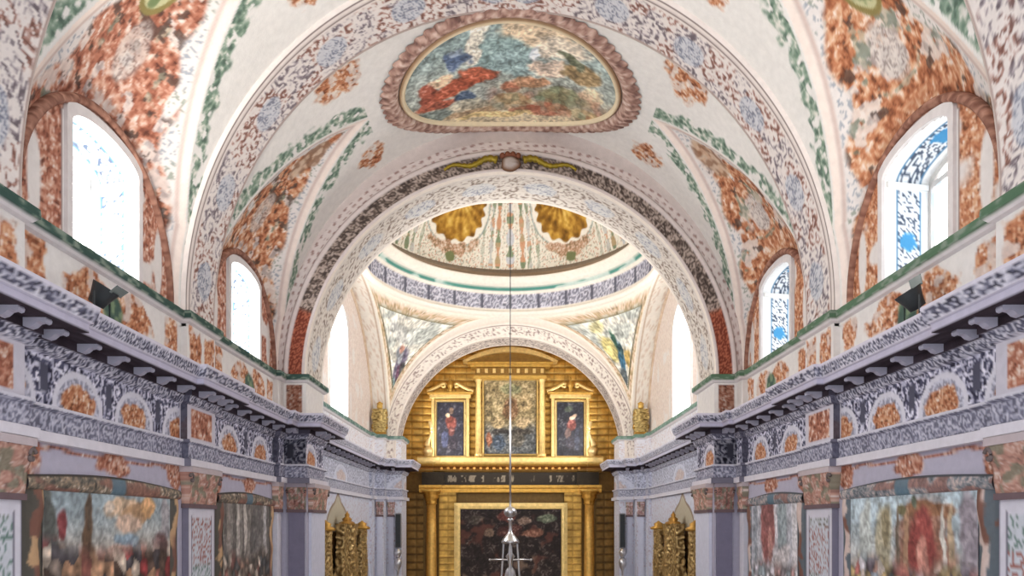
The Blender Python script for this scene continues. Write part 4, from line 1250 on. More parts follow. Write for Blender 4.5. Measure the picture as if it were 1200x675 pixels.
# ------------------------------------------------------------------ oval ceiling painting
def oval_painting():
    yc = 14.72; rs, ry = 2.42, 1.86
    t = thing('ceiling_painting', 'large oval painting in a reddish leaf frame on the crown of the vault', 'painting', (0, yc, 8.3))
    def on_vault(s, y, off):
        # s signed arc from the crown
        th = 90 - np.degrees(np.abs(s) / 5.13)
        tt = np.radians(th)
        k = 1 - off / 5.1
        return np.stack([np.sign(s) * A * k * np.cos(tt), y, ZC + B * k * np.sin(tt)], -1)
    def ov(al, k): return rs * k * np.cos(al), ry * k * np.sin(al)
    al = np.linspace(0, 2 * PI, 400)
    # canvas
    rr = np.concatenate([[.001], np.linspace(.02, .90, 80)])
    Ag, Rg = np.meshgrid(al, rr, indexing='ij')
    S = rs * Rg * np.cos(Ag); Yl = ry * Rg * np.sin(Ag)
    u = .5 + S / (2 * rs * .9); v = .5 - Yl / (2 * ry * .9)      # v=1 nearest the viewer (top of the picture)
    base = lambda a, b: mix(mix(full(rgb(196, 176, 140), a), rgb(150, 160, 150), sst(.12, .45, b)), rgb(128, 152, 150), sst(.5, .85, b))
    bl = [(.62, .90, .16, .12, -.2, rgb(206, 178, 140)), (.72, .80, .12, .10, 0, rgb(200, 184, 160)), (.45, .70, .14, .17, 0, rgb(122, 152, 150)), (.53, .63, .10, .12, .3, rgb(128, 158, 158)), (.37, .86, .035, .22, -.25, rgb(214, 206, 186)), (.60, .72, .03, .07, 0, rgb(206, 214, 220)),
          (.26, .47, .19, .06, .42, rgb(178, 74, 44)), (.11, .44, .05, .12, 0, rgb(164, 70, 46)), (.14, .34, .10, .05, 0, rgb(190, 88, 60)), (.36, .56, .07, .07, .2, rgb(190, 84, 52)), (.18, .55, .06, .05, 0, rgb(206, 170, 130)),
          (.255, .70, .06, .10, -.2, rgb(74, 96, 132)), (.27, .77, .04, .04, 0, rgb(140, 160, 182)), (.29, .36, .05, .05, .2, rgb(60, 82, 112)), (.40, .35, .06, .07, 0, rgb(156, 164, 156)), (.12, .22, .08, .07, 0, rgb(118, 134, 126)),
          (.50, .40, .06, .05, 0, rgb(172, 90, 62)), (.58, .45, .10, .05, .2, rgb(190, 132, 90)), (.52, .28, .10, .07, 0, rgb(182, 150, 96)), (.66, .60, .08, .08, 0, rgb(206, 180, 156)), (.74, .35, .11, .10, 0, rgb(122, 138, 96)), (.70, .22, .08, .06, .3, rgb(176, 118, 84)),
          (.82, .62, .09, .09, -.6, rgb(150, 120, 74)), (.76, .72, .09, .03, -.7, rgb(92, 98, 72)), (.88, .44, .06, .10, 0, rgb(206, 186, 146)), (.63, .16, .12, .05, 0, rgb(176, 104, 76)), (.30, .16, .14, .04, 0, rgb(166, 134, 96)), (.88, .22, .1, .07, 0, rgb(190, 174, 120)), (.45, .12, .2, .03, 0, rgb(206, 176, 110))]
    c = picture(u, v, base, bl, 301, .045, .32, S, Yl, .72)
    c = np.clip(c * 1.10 + .02, 0, 1)
    sm = crowd(u * 2, v * 1.4, 13, 305, [rgb(190, 150, 110), rgb(150, 110, 84), rgb(206, 190, 160), rgb(120, 134, 116), rgb(176, 90, 64)])
    c = mix(c, sm, sst(.55, .3, v) * sst(.12, .2, v) * .40 * sst(.35, .45, u))
    P = on_vault(S + 1e-6, yc + Yl, .05)
    grid_obj('painted_canvas', P, c, 'painted_canvas', t)
    # cream inner moulding
    def band(name, k0, k1, prof, cols, mat, wavy=0):
        n = len(prof)
        ks = np.array([k0 + (k1 - k0) * p[0] for p in prof]); of = np.array([p[1] for p in prof])
        Ag, K = np.meshgrid(al, ks, indexing='ij')
        if wavy:
            lobes = np.abs(np.sin(Ag * 34)) * wavy + wavy * .9 * (fbm(np.cos(Ag) * 9, np.sin(Ag) * 9, 9, 2) - .5)
            K = K + lobes * ((K - k0) / (k1 - k0)) ** 2
        O = np.broadcast_to(of[None, :], K.shape)
        S = rs * K * np.cos(Ag); Yl = ry * K * np.sin(Ag)
        grid_obj(name, on_vault(S + 1e-6, yc + Yl, O), cols(Ag, (K - k0) / (k1 - k0)), mat, t)
    band('inner_moulding', .885, .935, [(0, .04), (.1, .09), (.5, .12), (.9, .09), (1, .04)], lambda a, q: mix(full(rgb(224, 208, 176), a), rgb(150, 120, 92), sst(.75, .95, q)), 'painted_plaster')
    def leafc(a, q):
        n = fbm(a * 34, q * 5, 12, 3); l = .5 + .5 * np.sin(a * 68 + q * 4)
        return pal([(0, rgb(104, 78, 72)), (.3, rgb(150, 116, 104)), (.6, rgb(190, 160, 146)), (1, rgb(220, 204, 192))], np.clip(.25 * l + 1.2 * (n - .5) + .35 + .25 * (q - .5) * -1, 0, 1))
    band('leaf_frame', .935, 1.07, [(i / 9, .02 + .10 * math.sin(PI * i / 9) ** .7) for i in range(10)], leafc, 'painted_plaster', .035)
oval_painting()

# ------------------------------------------------------------------ gilt cartouche at the crown of the great arch
def crown_ornament():
    t = thing('crown_cartouche', 'gilt garland with a small shield at the crown of the great arch', 'ornament', (0, Y1 - .12, 7.6))
    m = MB(); yb = Y1 - .13
    pts = []
    for i in range(20):
        a = i / 19 * 2 * PI; pts.append((.21 * math.cos(a) * (1 + .12 * math.cos(3 * a)), .17 * math.sin(a)))
    V = [(x * k, yb - d, 7.72 + z * k) for k, d in ((1, 0), (.9, .06), (.5, .10)) for x, z in pts] + [(0, yb - .11, 7.72)]
    n = 20; Fc = [(r * n + j, r * n + (j + 1) % n, (r + 1) * n + (j + 1) % n, (r + 1) * n + j) for r in (0, 1) for j in range(n)] + [(2 * n + j, 2 * n + (j + 1) % n, 60) for j in range(n)]
    col = np.concatenate([np.repeat(rgb(92, 64, 50)[None], 20, 0), np.repeat(rgb(120, 90, 70)[None], 20, 0), np.repeat(rgb(176, 164, 158)[None], 21, 0)])
    m.add(V, Fc, col); m.build('shield', 'painted_plaster', t, True)
    cw = MB()
    for x in (-.17, -.06, .06, .17): cw.ball((x, yb - .04, 7.93 - abs(x) * .25), .06, 10, 6, rgb(122, 76, 58))
    cw.tube([(-.22, yb - .04, 7.86), (0, yb - .06, 7.90), (.22, yb - .04, 7.86)], .035, 8, rgb(110, 66, 50))
    cw.build('crest', 'painted_plaster', t, True)
    for s in (-1, 1):
        g = MB(); pts = []; rs = []
        for i in range(30):
            q = i / 29; a = PI / 2 - s * (.06 + q * .25)
            R = R1 + .20 + .05 * math.sin(q * PI * 3)
            pts.append((R * math.cos(a), yb - .03, ZA + R * math.sin(a))); rs.append(.075 * (1 - .6 * q) * (1 + .2 * math.sin(i * 2.2)))
        g.tube(pts, rs, 10, rgb(142, 122, 40)); g.build('garland', 'gilded_wood', t, True)
crown_ornament()

# ------------------------------------------------------------------ golden altarpiece
GOLD = rgb(204, 164, 84); GOLDL = rgb(228, 200, 134); GOLDD = rgb(146, 112, 56); GOLDB = rgb(112, 86, 46)
YR = 29.0
def PX(px): return (px - CX) * YR / F
def PZ(py): return (H0 - py) * YR / F

def altarpiece():
    t = thing('altarpiece', 'tall gilded altarpiece filling the end wall behind the golden arch', 'altarpiece', (0, YR + .4, -ZE))
    # back panelling, two storeys
    def grid_panel(name, x0, x1, z0, z1, y, dark, lite, bw, bh, topfn=None):
        xs = np.arange(x0, x1 + .001, .035); zs = np.arange(z0, z1 + .001, .035)
        Xg, Zg = np.meshgrid(xs, zs, indexing='ij')
        fx = Xg / bw - np.floor(Xg / bw); fz = Zg / bh - np.floor(Zg / bh)
        ln = np.maximum(sst(.09, .03, np.minimum(fx, 1 - fx)) * .5, sst(.18, .06, np.minimum(fz, 1 - fz)) * .85)
        c = mix(full(lite, Xg), dark, ln)
        c *= (1 + .3 * (fbm(Xg * 5, Zg * 5, 7, 2) - .5))[..., None]
        Yg = y + .03 * ln
        grid_obj(name, np.stack([Xg, Yg, Zg], -1), c, 'gilded_wood', t)
    grid_panel('upper_panelling', -4.2, 4.2, 2.0, 6.9, YR + .45, GOLDD, GOLD, .42, .26)
    b = MB(); b.box(-4.2, 4.2, YR + .5, YR + .9, -ZE, 2.0, GOLDB); b.build('lower_backing', 'gilded_wood', t)
    # inner panels either side of the great canvas
    for s in (-1, 1):
        grid_panel('side_panelling', min(s * 2.05, s * 2.72), max(s * 2.05, s * 2.72), -3, 1.2, YR + .2, GOLDD * .95, GOLD * .94, .34, .26)
        grid_panel('outer_panelling', min(s * 3.3, s * 4.1), max(s * 3.3, s * 4.1), -3, 1.3, YR + .42, GOLDB * .75, GOLDB * 1.15, .36, .30)
        # engaged column with base and leafy capital
        cx = s * 2.98
        col = MB(); col.lathe(cx, YR - .02, [(.19, -4.5), (.20, -2.5), (.185, -.5), (.165, .72)], 24, rgb(214, 170, 92), flute=.03, nfl=12); cl = col.build('column', 'gilded_wood', t, True)
        cp = MB(); cp.lathe(cx, YR - .02, [(.17, .70), (.20, .74), (.17, .77), (.20, .90), (.27, 1.0), (.23, 1.02), (.28, 1.12), (.34, 1.18), (.30, 1.2)], 24, rgb(176, 132, 58), flute=.12, nfl=8)
        cp.box(cx - .34, cx + .34, YR - .36, YR + .3, 1.19, 1.26, GOLD, .01); cp.build('column_capital', 'gilded_wood', cl, True)
        pd = MB(); pd.box(cx - .4, cx + .4, YR - .42, YR + .4, -ZE, -4.5, GOLDD, .02); pd.build('pedestal', 'gilded_wood', t)
    # entablature over the great canvas
    def moulding(name, prof, hw, ressaut, cols):
        """prof [(depth,z)], breaks forward over the columns"""
        m = MB()
        for (x0, x1, d) in ((-hw, -hw + .85, ressaut), (-hw + .85, hw - .85, 0), (hw - .85, hw, ressaut)):
            n = len(prof); V = []
            for x in (x0, x1):
                for (p, z) in prof: V.append((x, YR + .3 - p - d, z))
                V.append((x, YR + .5, prof[-1][1])); V.append((x, YR + .5, prof[0][1]))
            n2 = n + 2
            Fc = [(j, j + 1, n2 + j + 1, n2 + j) for j in range(n2 - 1)] + [(n2 - 1, 0, n2, 2 * n2 - 1), tuple(range(n2)), tuple(range(2 * n2 - 1, n2 - 1, -1))]
            cc = [cols[min(j, len(cols) - 1)] for j in range(n2)] * 2
            m.add(V, Fc, np.array(cc))
        return m.build(name, 'gilded_wood', t)
    moulding('architrave', [(.14, 1.16), (.16, 1.20), (.16, 1.30), (.20, 1.34), (.20, 1.44)], 3.45, .12, [rgb(206, 160, 76)] * 8)
    moulding('frieze', [(.14, 1.44), (.14, 1.93)], 3.35, .12, [rgb(52, 44, 34)] * 6)
    # worn pale lettering, unreadable from here, on the dark frieze
    xs = np.arange(-2.5, 2.501, .02); zs = np.arange(1.46, 1.915, .02)
    Xg, Zg = np.meshgrid(xs, zs, indexing='ij')
    q = np.abs((Zg - 1.685) / .13)
    stroke = sst(.52, .66, .62 * vnoise(Xg * 13, Zg * 3, 21) + .38 * vnoise(Xg * 26, Zg * 14, 22)) * sst(1.05, .9, q) * sst(.30, .42, vnoise(Xg * 2.4, Zg * 0, 23))
    c = mix(full(rgb(50, 43, 36), Xg), rgb(168, 156, 138), stroke * .8)
    grid_obj('inscription', np.stack([Xg, np.full(Xg.shape, YR + .3 - .146), Zg], -1), c, 'painted_canvas', t)
    moulding('cornice', [(.16, 1.93), (.22, 1.98), (.24, 2.08), (.42, 2.14), (.50, 2.22), (.52, 2.30)], 3.75, .10, [GOLDD, GOLDD, rgb(150, 100, 46), rgb(170, 122, 60), GOLD, GOLDL, GOLDL])
    for i in range(22):
        d = MB(); xx = -2.6 + 5.2 * i / 21
        d.box(xx - .05, xx + .05, YR + .3 - .36, YR + .3 - .22, 2.02, 2.11, rgb(214, 160, 84), .012); d.build('dentil', 'gilded_wood', t)
    moulding('upper_plinth', [(.36, 2.30), (.36, 2.46), (.30, 2.52)], 3.5, .05, [GOLDL] * 6)
    # upper storey: centre aedicule
    for s in (-1, 1):
        c = MB(); c.lathe(s * 1.2, YR - .02, [(.15, 2.5), (.15, 2.6), (.115, 2.64), (.12, 3.6), (.10, 5.30), (.15, 5.38), (.15, 5.45)], 20, GOLDL); c.build('colonnette', 'gilded_wood', t, True)
        k = MB(); k.box(s * 1.02, s * 1.06, YR - .0, YR + .3, 2.5, 5.4, GOLDL, .005); k.build('frame_strip', 'gilded_wood', t)
    m = MB()
    for (z0, z1, hw, d) in ((5.42, 5.56, 1.38, .18), (5.56, 5.86, 1.32, .12), (5.86, 5.96, 1.5, .26), (5.96, 6.04, 1.6, .32)):
        m.box(-hw, hw, YR - d, YR + .4, z0, z1, GOLD if z1 != 5.86 else GOLDD, .015)
    m.build('upper_cornice', 'gilded_wood', t)
    for i in range(9):
        d = MB(); xx = -1.2 + 2.4 * i / 8
        d.box(xx - .06, xx + .06, YR - .2, YR - .1, 5.64, 5.80, GOLDL, .012); d.build('triglyph', 'gilded_wood', t)
    pin, pout = [], []
    for i in range(25):
        q = -1 + 2 * i / 24
        pout.append((1.78 * q, 6.06 + .52 * (1 - q * q))); pin.append((1.60 * q, 6.04 + .36 * (1 - q * q)))
    m = MB(); m.ribbon_arch(pin, pout, YR - .34, YR + .3, GOLDL); m.build('arched_pediment', 'gilded_wood', t)
    m = MB(); m.prism_y([(-1.55, 6.03), (1.55, 6.03)] + [(x, z + .01) for x, z in pin[::-1]], YR - .12, YR + .3, GOLDD); m.build('tympanum', 'gilded_wood', t)
    # side aedicules with broken pediments
    for s in (-1, 1):
        xc = s * 2.27
        m = MB()
        for sg in (-1, 1):
            m.box(xc + sg * .60, xc + sg * .72, YR + .02, YR + .4, 2.5, 4.78, GOLDL, .01)
        m.box(xc - .78, xc + .78, YR - .06, YR + .4, 4.70, 4.86, GOLDL, .015); m.box(xc - .86, xc + .86, YR - .12, YR + .4, 4.86, 4.94, GOLD, .01)
        m.build('side_frame', 'gilded_wood', t)
        for sg in (-1, 1):
            p = MB(); pts = []; rs = []
            for i in range(22):
                q = i / 21
                if q < .6:
                    w = q / .6; pts.append((xc + sg * (.88 - .62 * w), YR - .02, 4.98 + .30 * w ** 1.3))
                else:
                    a = (q - .6) / .4 * 1.6 * PI; r = .10 * (1 - (q - .6) * 1.2)
                    pts.append((xc + sg * (.26 - r * math.sin(a)), YR - .02, 5.28 + .0 + r * (math.cos(a) - 1) ))
                rs.append(.085 - .03 * q)
            p.tube(pts, rs, 8, GOLDL); p.build('pediment_scroll', 'gilded_wood', t, True)
        f = MB(); f.lathe(xc, YR - .02, [(.05, 4.92), (.10, 4.98), (.06, 5.05), (.11, 5.16), (.09, 5.30), (.03, 5.38), (.05, 5.43), (.01, 5.52)], 14, GOLD); f.build('finial', 'gilded_wood', t, True)
        # pale volute bracket at the outer side
        v = MB(); pts = []; rs = []
        for i in range(26):
            q = i / 25; pts.append((s * (3.05 + .10 * math.sin(q * PI * 2)), YR + .1, 2.52 + 1.35 * q)); rs.append(.16 - .10 * q + .03 * math.sin(q * 9))
        v.tube(pts, rs, 10, rgb(236, 214, 160)); v.ball((s * 3.1, YR + .05, 2.72), .2, 12, 8, rgb(236, 214, 160)); v.build('volute_bracket', 'gilded_wood', t, True)
    return t
UNIT = 31.6 / 29.0
altarpiece()

def framed_painting(label, x0, x1, z0, z1, y, fw, base, bl, seed, framecol, grp, grain=.25, crowdspec=None):
    t = thing('altar_painting', label, 'painting', ((x0 + x1) / 2, y, z0), grp)
    xs = np.arange(x0, x1 + .001, .03); zs = np.arange(z0, z1 + .001, .03)
    Xg, Zg = np.meshgrid(xs, zs, indexing='ij')
    u = (Xg - x0) / (x1 - x0); v = (Zg - z0) / (z1 - z0)
    c = picture(u, v, base, bl, seed, .04, grain, Xg * .9, Zg * .9)
    if crowdspec: c = crowdspec(u, v, c)
    grid_obj('canvas', np.stack([Xg, np.full(Xg.shape, y), Zg], -1), c, 'painted_canvas', t)
    m = MB()
    pr = [(0, .03), (.02, -.03), (fw * .5, -.07), (fw, -.05), (fw, .08)]
    cor = [(x0, z0, -1, -1), (x1, z0, 1, -1), (x1, z1, 1, 1), (x0, z1, -1, 1)]
    V = [(cx + sx * d, y + o, cz + sz * d) for (cx, cz, sx, sz) in cor for (d, o) in pr]
    n = len(pr); Fc = []
    for i in range(4):
        for j in range(n - 1):
            a = i * n + j; b = ((i + 1) % 4) * n + j
            Fc.append((a, a + 1, b + 1, b))
    m.add(V, Fc, framecol); m.build('frame', 'gilded_wood', t)
    return t

g = 'paintings in the golden altarpiece'
def fig(u, v, c):
    n = fbm(u * 7, v * 7, 403, 3); k = fbm(u * 16 + 3, v * 16, 404, 2)
    warm = mix(full(rgb(92, 54, 46), u), rgb(124, 104, 90), sst(.42, .62, fbm(u * 5 + 2, v * 5, 405, 2)))
    return mix(c, warm, sst(.50, .66, n) * sst(.40, .60, k) * .8)
framed_painting('great dark canvas of dim red and brown figures in the middle of the altarpiece', -1.88, 1.92, -3.2, .52, YR + .05, .24,
    rgb(40, 30, 30), [(.45, .92, .10, .05, .2, rgb(104, 52, 46)), (.62, .88, .08, .04, 0, rgb(120, 96, 84)), (.85, .9, .10, .05, 0, rgb(96, 106, 86)), (.15, .9, .10, .05, 0, rgb(70, 60, 54)), (.28, .76, .05, .04, 0, rgb(120, 96, 80)), (.72, .76, .10, .04, 0, rgb(130, 84, 66)), (.5, .78, .12, .06, 0, rgb(80, 44, 40))], 401, GOLDL, g, .35, fig)
framed_painting('ochre and grey canvas between gilded colonnettes at the top centre of the altarpiece', -.98, .98, 2.62, 5.38, YR + .02, .06,
    lambda a, b: mix(full(rgb(84, 88, 92), a), rgb(142, 124, 84), sst(.25, .5, b)),
    [(.5, .62, .14, .16, 0, rgb(118, 84, 54)), (.25, .7, .12, .12, 0, rgb(168, 148, 104)), (.78, .7, .12, .12, .3, rgb(164, 140, 96)), (.5, .88, .2, .06, 0, rgb(140, 140, 100)), (.25, .42, .14, .08, 0, rgb(180, 156, 112)), (.75, .42, .14, .08, 0, rgb(174, 150, 110)), (.28, .14, .12, .1, 0, rgb(70, 84, 104)), (.6, .2, .16, .1, 0, rgb(92, 88, 80)), (.1, .2, .06, .1, 0, rgb(140, 84, 60)), (.35, .3, .2, .04, 0, rgb(64, 60, 58)), (.7, .3, .2, .04, 0, rgb(72, 66, 60))], 411, GOLDL, g, .42)
framed_painting('narrow dark canvas of a red and blue robed figure at upper left of the altarpiece', -2.77, -1.77, 2.56, 4.58, YR + .06, .08,
    rgb(48, 48, 64), [(.52, .62, .20, .14, 0, rgb(128, 62, 56)), (.42, .76, .08, .04, 0, rgb(206, 182, 150)), (.55, .84, .08, .06, 0, rgb(120, 96, 84)), (.3, .3, .14, .16, 0, rgb(62, 68, 104)), (.55, .45, .12, .1, 0, rgb(100, 56, 56)), (.6, .2, .2, .14, 0, rgb(40, 36, 50))], 421, rgb(226, 200, 140), g, .3)
framed_painting('narrow dark canvas of a bowed pale headed figure at upper right of the altarpiece', 1.77, 2.77, 2.56, 4.58, YR + .06, .08,
    rgb(46, 48, 60), [(.62, .72, .16, .05, .3, rgb(200, 168, 148)), (.55, .56, .18, .12, 0, rgb(124, 66, 64)), (.42, .4, .12, .10, 0, rgb(104, 84, 84)), (.5, .24, .2, .12, 0, rgb(58, 56, 70)), (.45, .88, .16, .05, 0, rgb(74, 84, 76)), (.75, .3, .1, .2, 0, rgb(60, 64, 84))], 431, rgb(226, 200, 140), g, .3)

UNIT = 1.0
# ------------------------------------------------------------------ side altars in the choir
def lumpy(name, x0, x1, y0, y1, z0, z1, side, amp, seed, parent, col0, col1, s=7):
    """carved gilded body: a closed upright block whose front and sides are broken into leafwork"""
    per = [(x1, y0), (x0, y0), (x0, y1), (x1, y1)]
    pts = []
    for a, b in zip(per[:-1], per[1:]):
        L = math.hypot(b[0] - a[0], b[1] - a[1]); m = max(2, int(L / .035))
        for i in range(m): pts.append((a[0] + (b[0] - a[0]) * i / m, a[1] + (b[1] - a[1]) * i / m))
    pts.append(per[-1]); pts = np.array(pts)
    zz = np.arange(z0, z1 + .001, .035)
    S = np.arange(len(pts)) * .035
    Sg, Zg = np.meshgrid(S, zz, indexing='ij')
    sp, leaf, f1, cid = scroll(Sg, Zg, s, seed)
    h = .5 * sp + .3 * leaf + .3 * fbm(Sg * 12, Zg * 12, seed, 2)
    cen = np.array([(x0 + x1) / 2, (y0 + y1) / 2])
    dirv = pts - cen; dirv /= np.linalg.norm(dirv, axis=1)[:, None]
    wv = 1 + .10 * np.sin((Zg - z0) * 4.2)
    X = cen[0] + (pts[:, None, 0] - cen[0]) * wv + dirv[:, None, 0] * amp * h
    Yg = cen[1] + (pts[:, None, 1] - cen[1]) * wv + dirv[:, None, 1] * amp * h
    c = pal([(0, col0), (.5, (col0 + col1) / 2), (1, col1)], np.clip(h, 0, 1))
    return grid_obj(name, np.stack([side * X, Yg, Zg], -1), c, 'gilded_wood', parent)

for side in (-1, 1):
    sn = 'left' if side < 0 else 'right'
    t = thing('side_altar', 'carved gilded side altar in the niche of the %s choir wall' % sn, 'altarpiece', (side * 4.8, 22.2, -ZE), 'gilded side altars of the choir')
    d0, d1 = rgb(96, 70, 36), rgb(232, 202, 140)
    b = MB(); b.box(side * 4.88, side * 4.985, 19.2, 25.0, -ZE, -.22, rgb(84, 58, 28), .02); b.build('back_panel', 'gilded_wood', t)
    lumpy('wing', 4.66, 4.80, 19.3, 20.0, -3.2, -.16, side, .12, 501, t, d0, d1, 4)
    lumpy('wing', 4.66, 4.80, 24.1, 24.9, -3.2, -.16, side, .12, 503, t, d0, d1, 4)
    lumpy('centre', 4.58, 4.80, 21.2, 22.9, -3.2, .0, side, .14, 505, t, d0, d1, 3.2)
    m = MB(); m.box(side * 4.4, side * 4.87, 19.1, 25.0, -ZE, -3.2, rgb(150, 110, 50), .03); m.build('altar_block', 'gilded_wood', t)
    for yy in (19.6, 24.45):
        m = MB(); m.lathe(side * 4.72, yy, [(.22, -.20), (.24, -.14), (.12, -.08), (.14, -.02), (.05, .04), (.01, .08)], 14, rgb(190, 146, 72), flute=.12, nfl=6); m.build('wing_finial', 'gilded_wood', t, True)
    m = MB(); m.lathe(side * 4.68, 22.05, [(.5, -.06), (.46, .02), (.26, .06), (.30, .12), (.13, .18), (.15, .24), (.05, .30), (.01, .36)], 18, rgb(176, 130, 60), sx=.4, flute=.14, nfl=7); m.build('crest', 'gilded_wood', t, True)

# ------------------------------------------------------------------ gilded ornaments on the ledge at the altar arch
for side in (-1, 1):
    sn = 'left' if side < 0 else 'right'
    x, y, z = side * 4.75, 27.95, 3.22
    t = thing('gilded_sculpture', 'gilded scrolled sculpture standing on the ledge %s of the golden arch' % sn, 'sculpture', (x, y, z), 'gilded sculptures beside the golden arch')
    p = MB(); p.box(x - .24, x + .24, y - .14, y + .14, z - .02, z + .10, rgb(150, 112, 46), .02); p.build('plinth', 'gilded_wood', t)
    lumpy('body', abs(x) - .17, abs(x) + .17, y - .10, y + .10, z + .08, z + .92, side, .13, 551, t, rgb(92, 74, 40), rgb(226, 200, 132), 5)
    h = MB(); h.ball((x, y - .02, z + 1.02), .11, 14, 10, rgb(214, 176, 96), (1, 1, 1.15)); h.tube([(x - .1, y, z + 1.1), (x, y, z + 1.17), (x + .1, y, z + 1.1)], .04, 8, rgb(190, 148, 66)); h.build('head', 'gilded_wood', t, True)
    for s in (-1, 1):
        for (z0, r0) in ((.30, .10), (.72, .09)):
            c = MB(); pts = []; rs = []
            for i in range(24):
                a = -PI / 2 + i / 23 * 1.7 * PI; r = r0 * (1 - i / 36)
                pts.append((x + s * (.16 + r0 * .4 + r * math.cos(a) * .9), y - .03, z + z0 + r * math.sin(a))); rs.append(.042 - .02 * i / 23)
            c.tube(pts, rs, 8, rgb(170, 128, 52)); c.build('scroll', 'gilded_wood', t, True)

# ------------------------------------------------------------------ loudspeakers and silver lamps on the altar arch piers
for side in (-1, 1):
    sn = 'left' if side < 0 else 'right'
    x, y = side * 4.115, 28.30
    t = thing('column_speaker', 'slim dark grey loudspeaker mounted on the pier %s of the golden altar' % sn, 'loudspeaker', (x, y, -.95), 'slim loudspeakers on the altar arch piers')
    m = MB(); m.box(x - .105, x + .105, y - .14, y + .02, -.92, .36, rgb(92, 92, 98), .02); m.build('cabinet', 'speaker_grey', t, color=False)
    m = MB(); m.box(x - .085, x + .085, y - .155, y - .135, -.88, .32, rgb(80, 80, 86), .006); m.build('grille', 'dark_iron', t, color=False)
    m = MB()
    for zz in (-.7, .2): m.box(x - .04, x + .04, y, y + .08, zz - .03, zz + .03)
    m.build('wall_bracket', 'dark_iron', t, color=False)
    y2 = 28.12
    t = thing('silver_lamp', 'small silver lamp below the slim loudspeaker %s of the golden altar' % sn, 'lamp', (x, y2, -2.6), 'silver lamps on the altar arch piers')
    m = MB(); m.lathe(x, y2, [(.015, -.90), (.05, -.94), (.13, -1.02), (.15, -1.10), (.09, -1.2), (.06, -1.26)], 16); m.build('lamp_cap', 'silver', t, True, False)
    m = MB(); m.lathe(x, y2, [(.06, -1.26), (.13, -1.36), (.15, -1.48), (.10, -1.62), (.05, -1.72), (.03, -1.9)], 16); m.build('lamp_body', 'silver', t, True, False)
    m = MB(); m.tube([(x, 28.39, -2.5), (x, y2, -2.4), (x, y2, -1.85)], .028, 8); m.build('arm', 'silver', t, True, False)
    m = MB(); m.box(x - .05, x + .05, 28.36, 28.40, -2.6, -2.4, bev=.01); m.build('wall_plate', 'silver', t, False, False)

# ------------------------------------------------------------------ hanging sanctuary lamp
def sanctuary_lamp():
    x, y = 0.0, 21.0
    k = y / F
    def Zp(py): return (H0 - py) * k
    t = thing('hanging_lamp', 'silver lamp hanging on a long thin rod from the dome before the altar', 'lamp', (x, y, Zp(700)))
    m = MB(); m.tube([(x, y, 11.12), (x, y, Zp(440))], .012, 8); m.build('cable', 'dark_iron', t, True, False)
    m = MB(); m.tube([(x, y, Zp(440)), (x, y, Zp(600))], .026, 8); m.build('rod', 'silver', t, True, False)
    m = MB(); m.lathe(x, y, [(.02, 10.98), (.12, 11.02), (.16, 11.10), (.05, 11.16)], 16); m.build('ceiling_rose', 'silver', t, True, False)
    m = MB(); m.ball((x, y, Zp(600)), .17, 20, 12, s=(1.05, 1.05, .9)); m.build('globe', 'silver', t, True, False)
    z = Zp
    m = MB(); m.lathe(x, y, [(.05, z(607)), (.10, z(609)), (.05, z(611)), (.045, z(620)), (.06, z(624)), (.10, z(626)), (.18, z(630)), (.24, z(634)), (.25, z(636)), (.20, z(637))], 20); m.build('lamp_cap', 'silver', t, True, False)
    for i in range(3):
        a = 2 * PI * i / 3 + .5
        pts = [(x + (.21 + .09 * q) * math.cos(a), y + (.21 + .09 * q) * math.sin(a), z(635 + 50 * q)) for q in np.linspace(0, 1, 12)]
        m = MB(); m.tube(pts, .028, 6); m.build('chain', 'silver', t, True, False)
    m = MB(); m.lathe(x, y, [(.02, z(637)), (.05, z(640)), (.06, z(648)), (.13, z(652)), (.07, z(656)), (.05, z(664)), (.12, z(668)), (.16, z(676)), (.2, z(690))], 16); m.build('stem', 'silver', t, True, False)
    m = MB(); m.tube([(x - .56, y, z(656)), (x + .56, y, z(656))], .025, 8); m.ball((x - .56, y, z(656)), .035); m.ball((x + .56, y, z(656)), .035); m.build('cross_bar', 'silver', t, True, False)
    m = MB(); m.lathe(x, y, [(.31, z(685)), (.34, z(687)), (.33, z(692)), (.26, z(700)), (.12, z(708)), (.03, z(714))], 22); m.build('bowl', 'silver', t, True, False)
UNIT = 23.2 / 21.0
sanctuary_lamp()
UNIT = 1.0

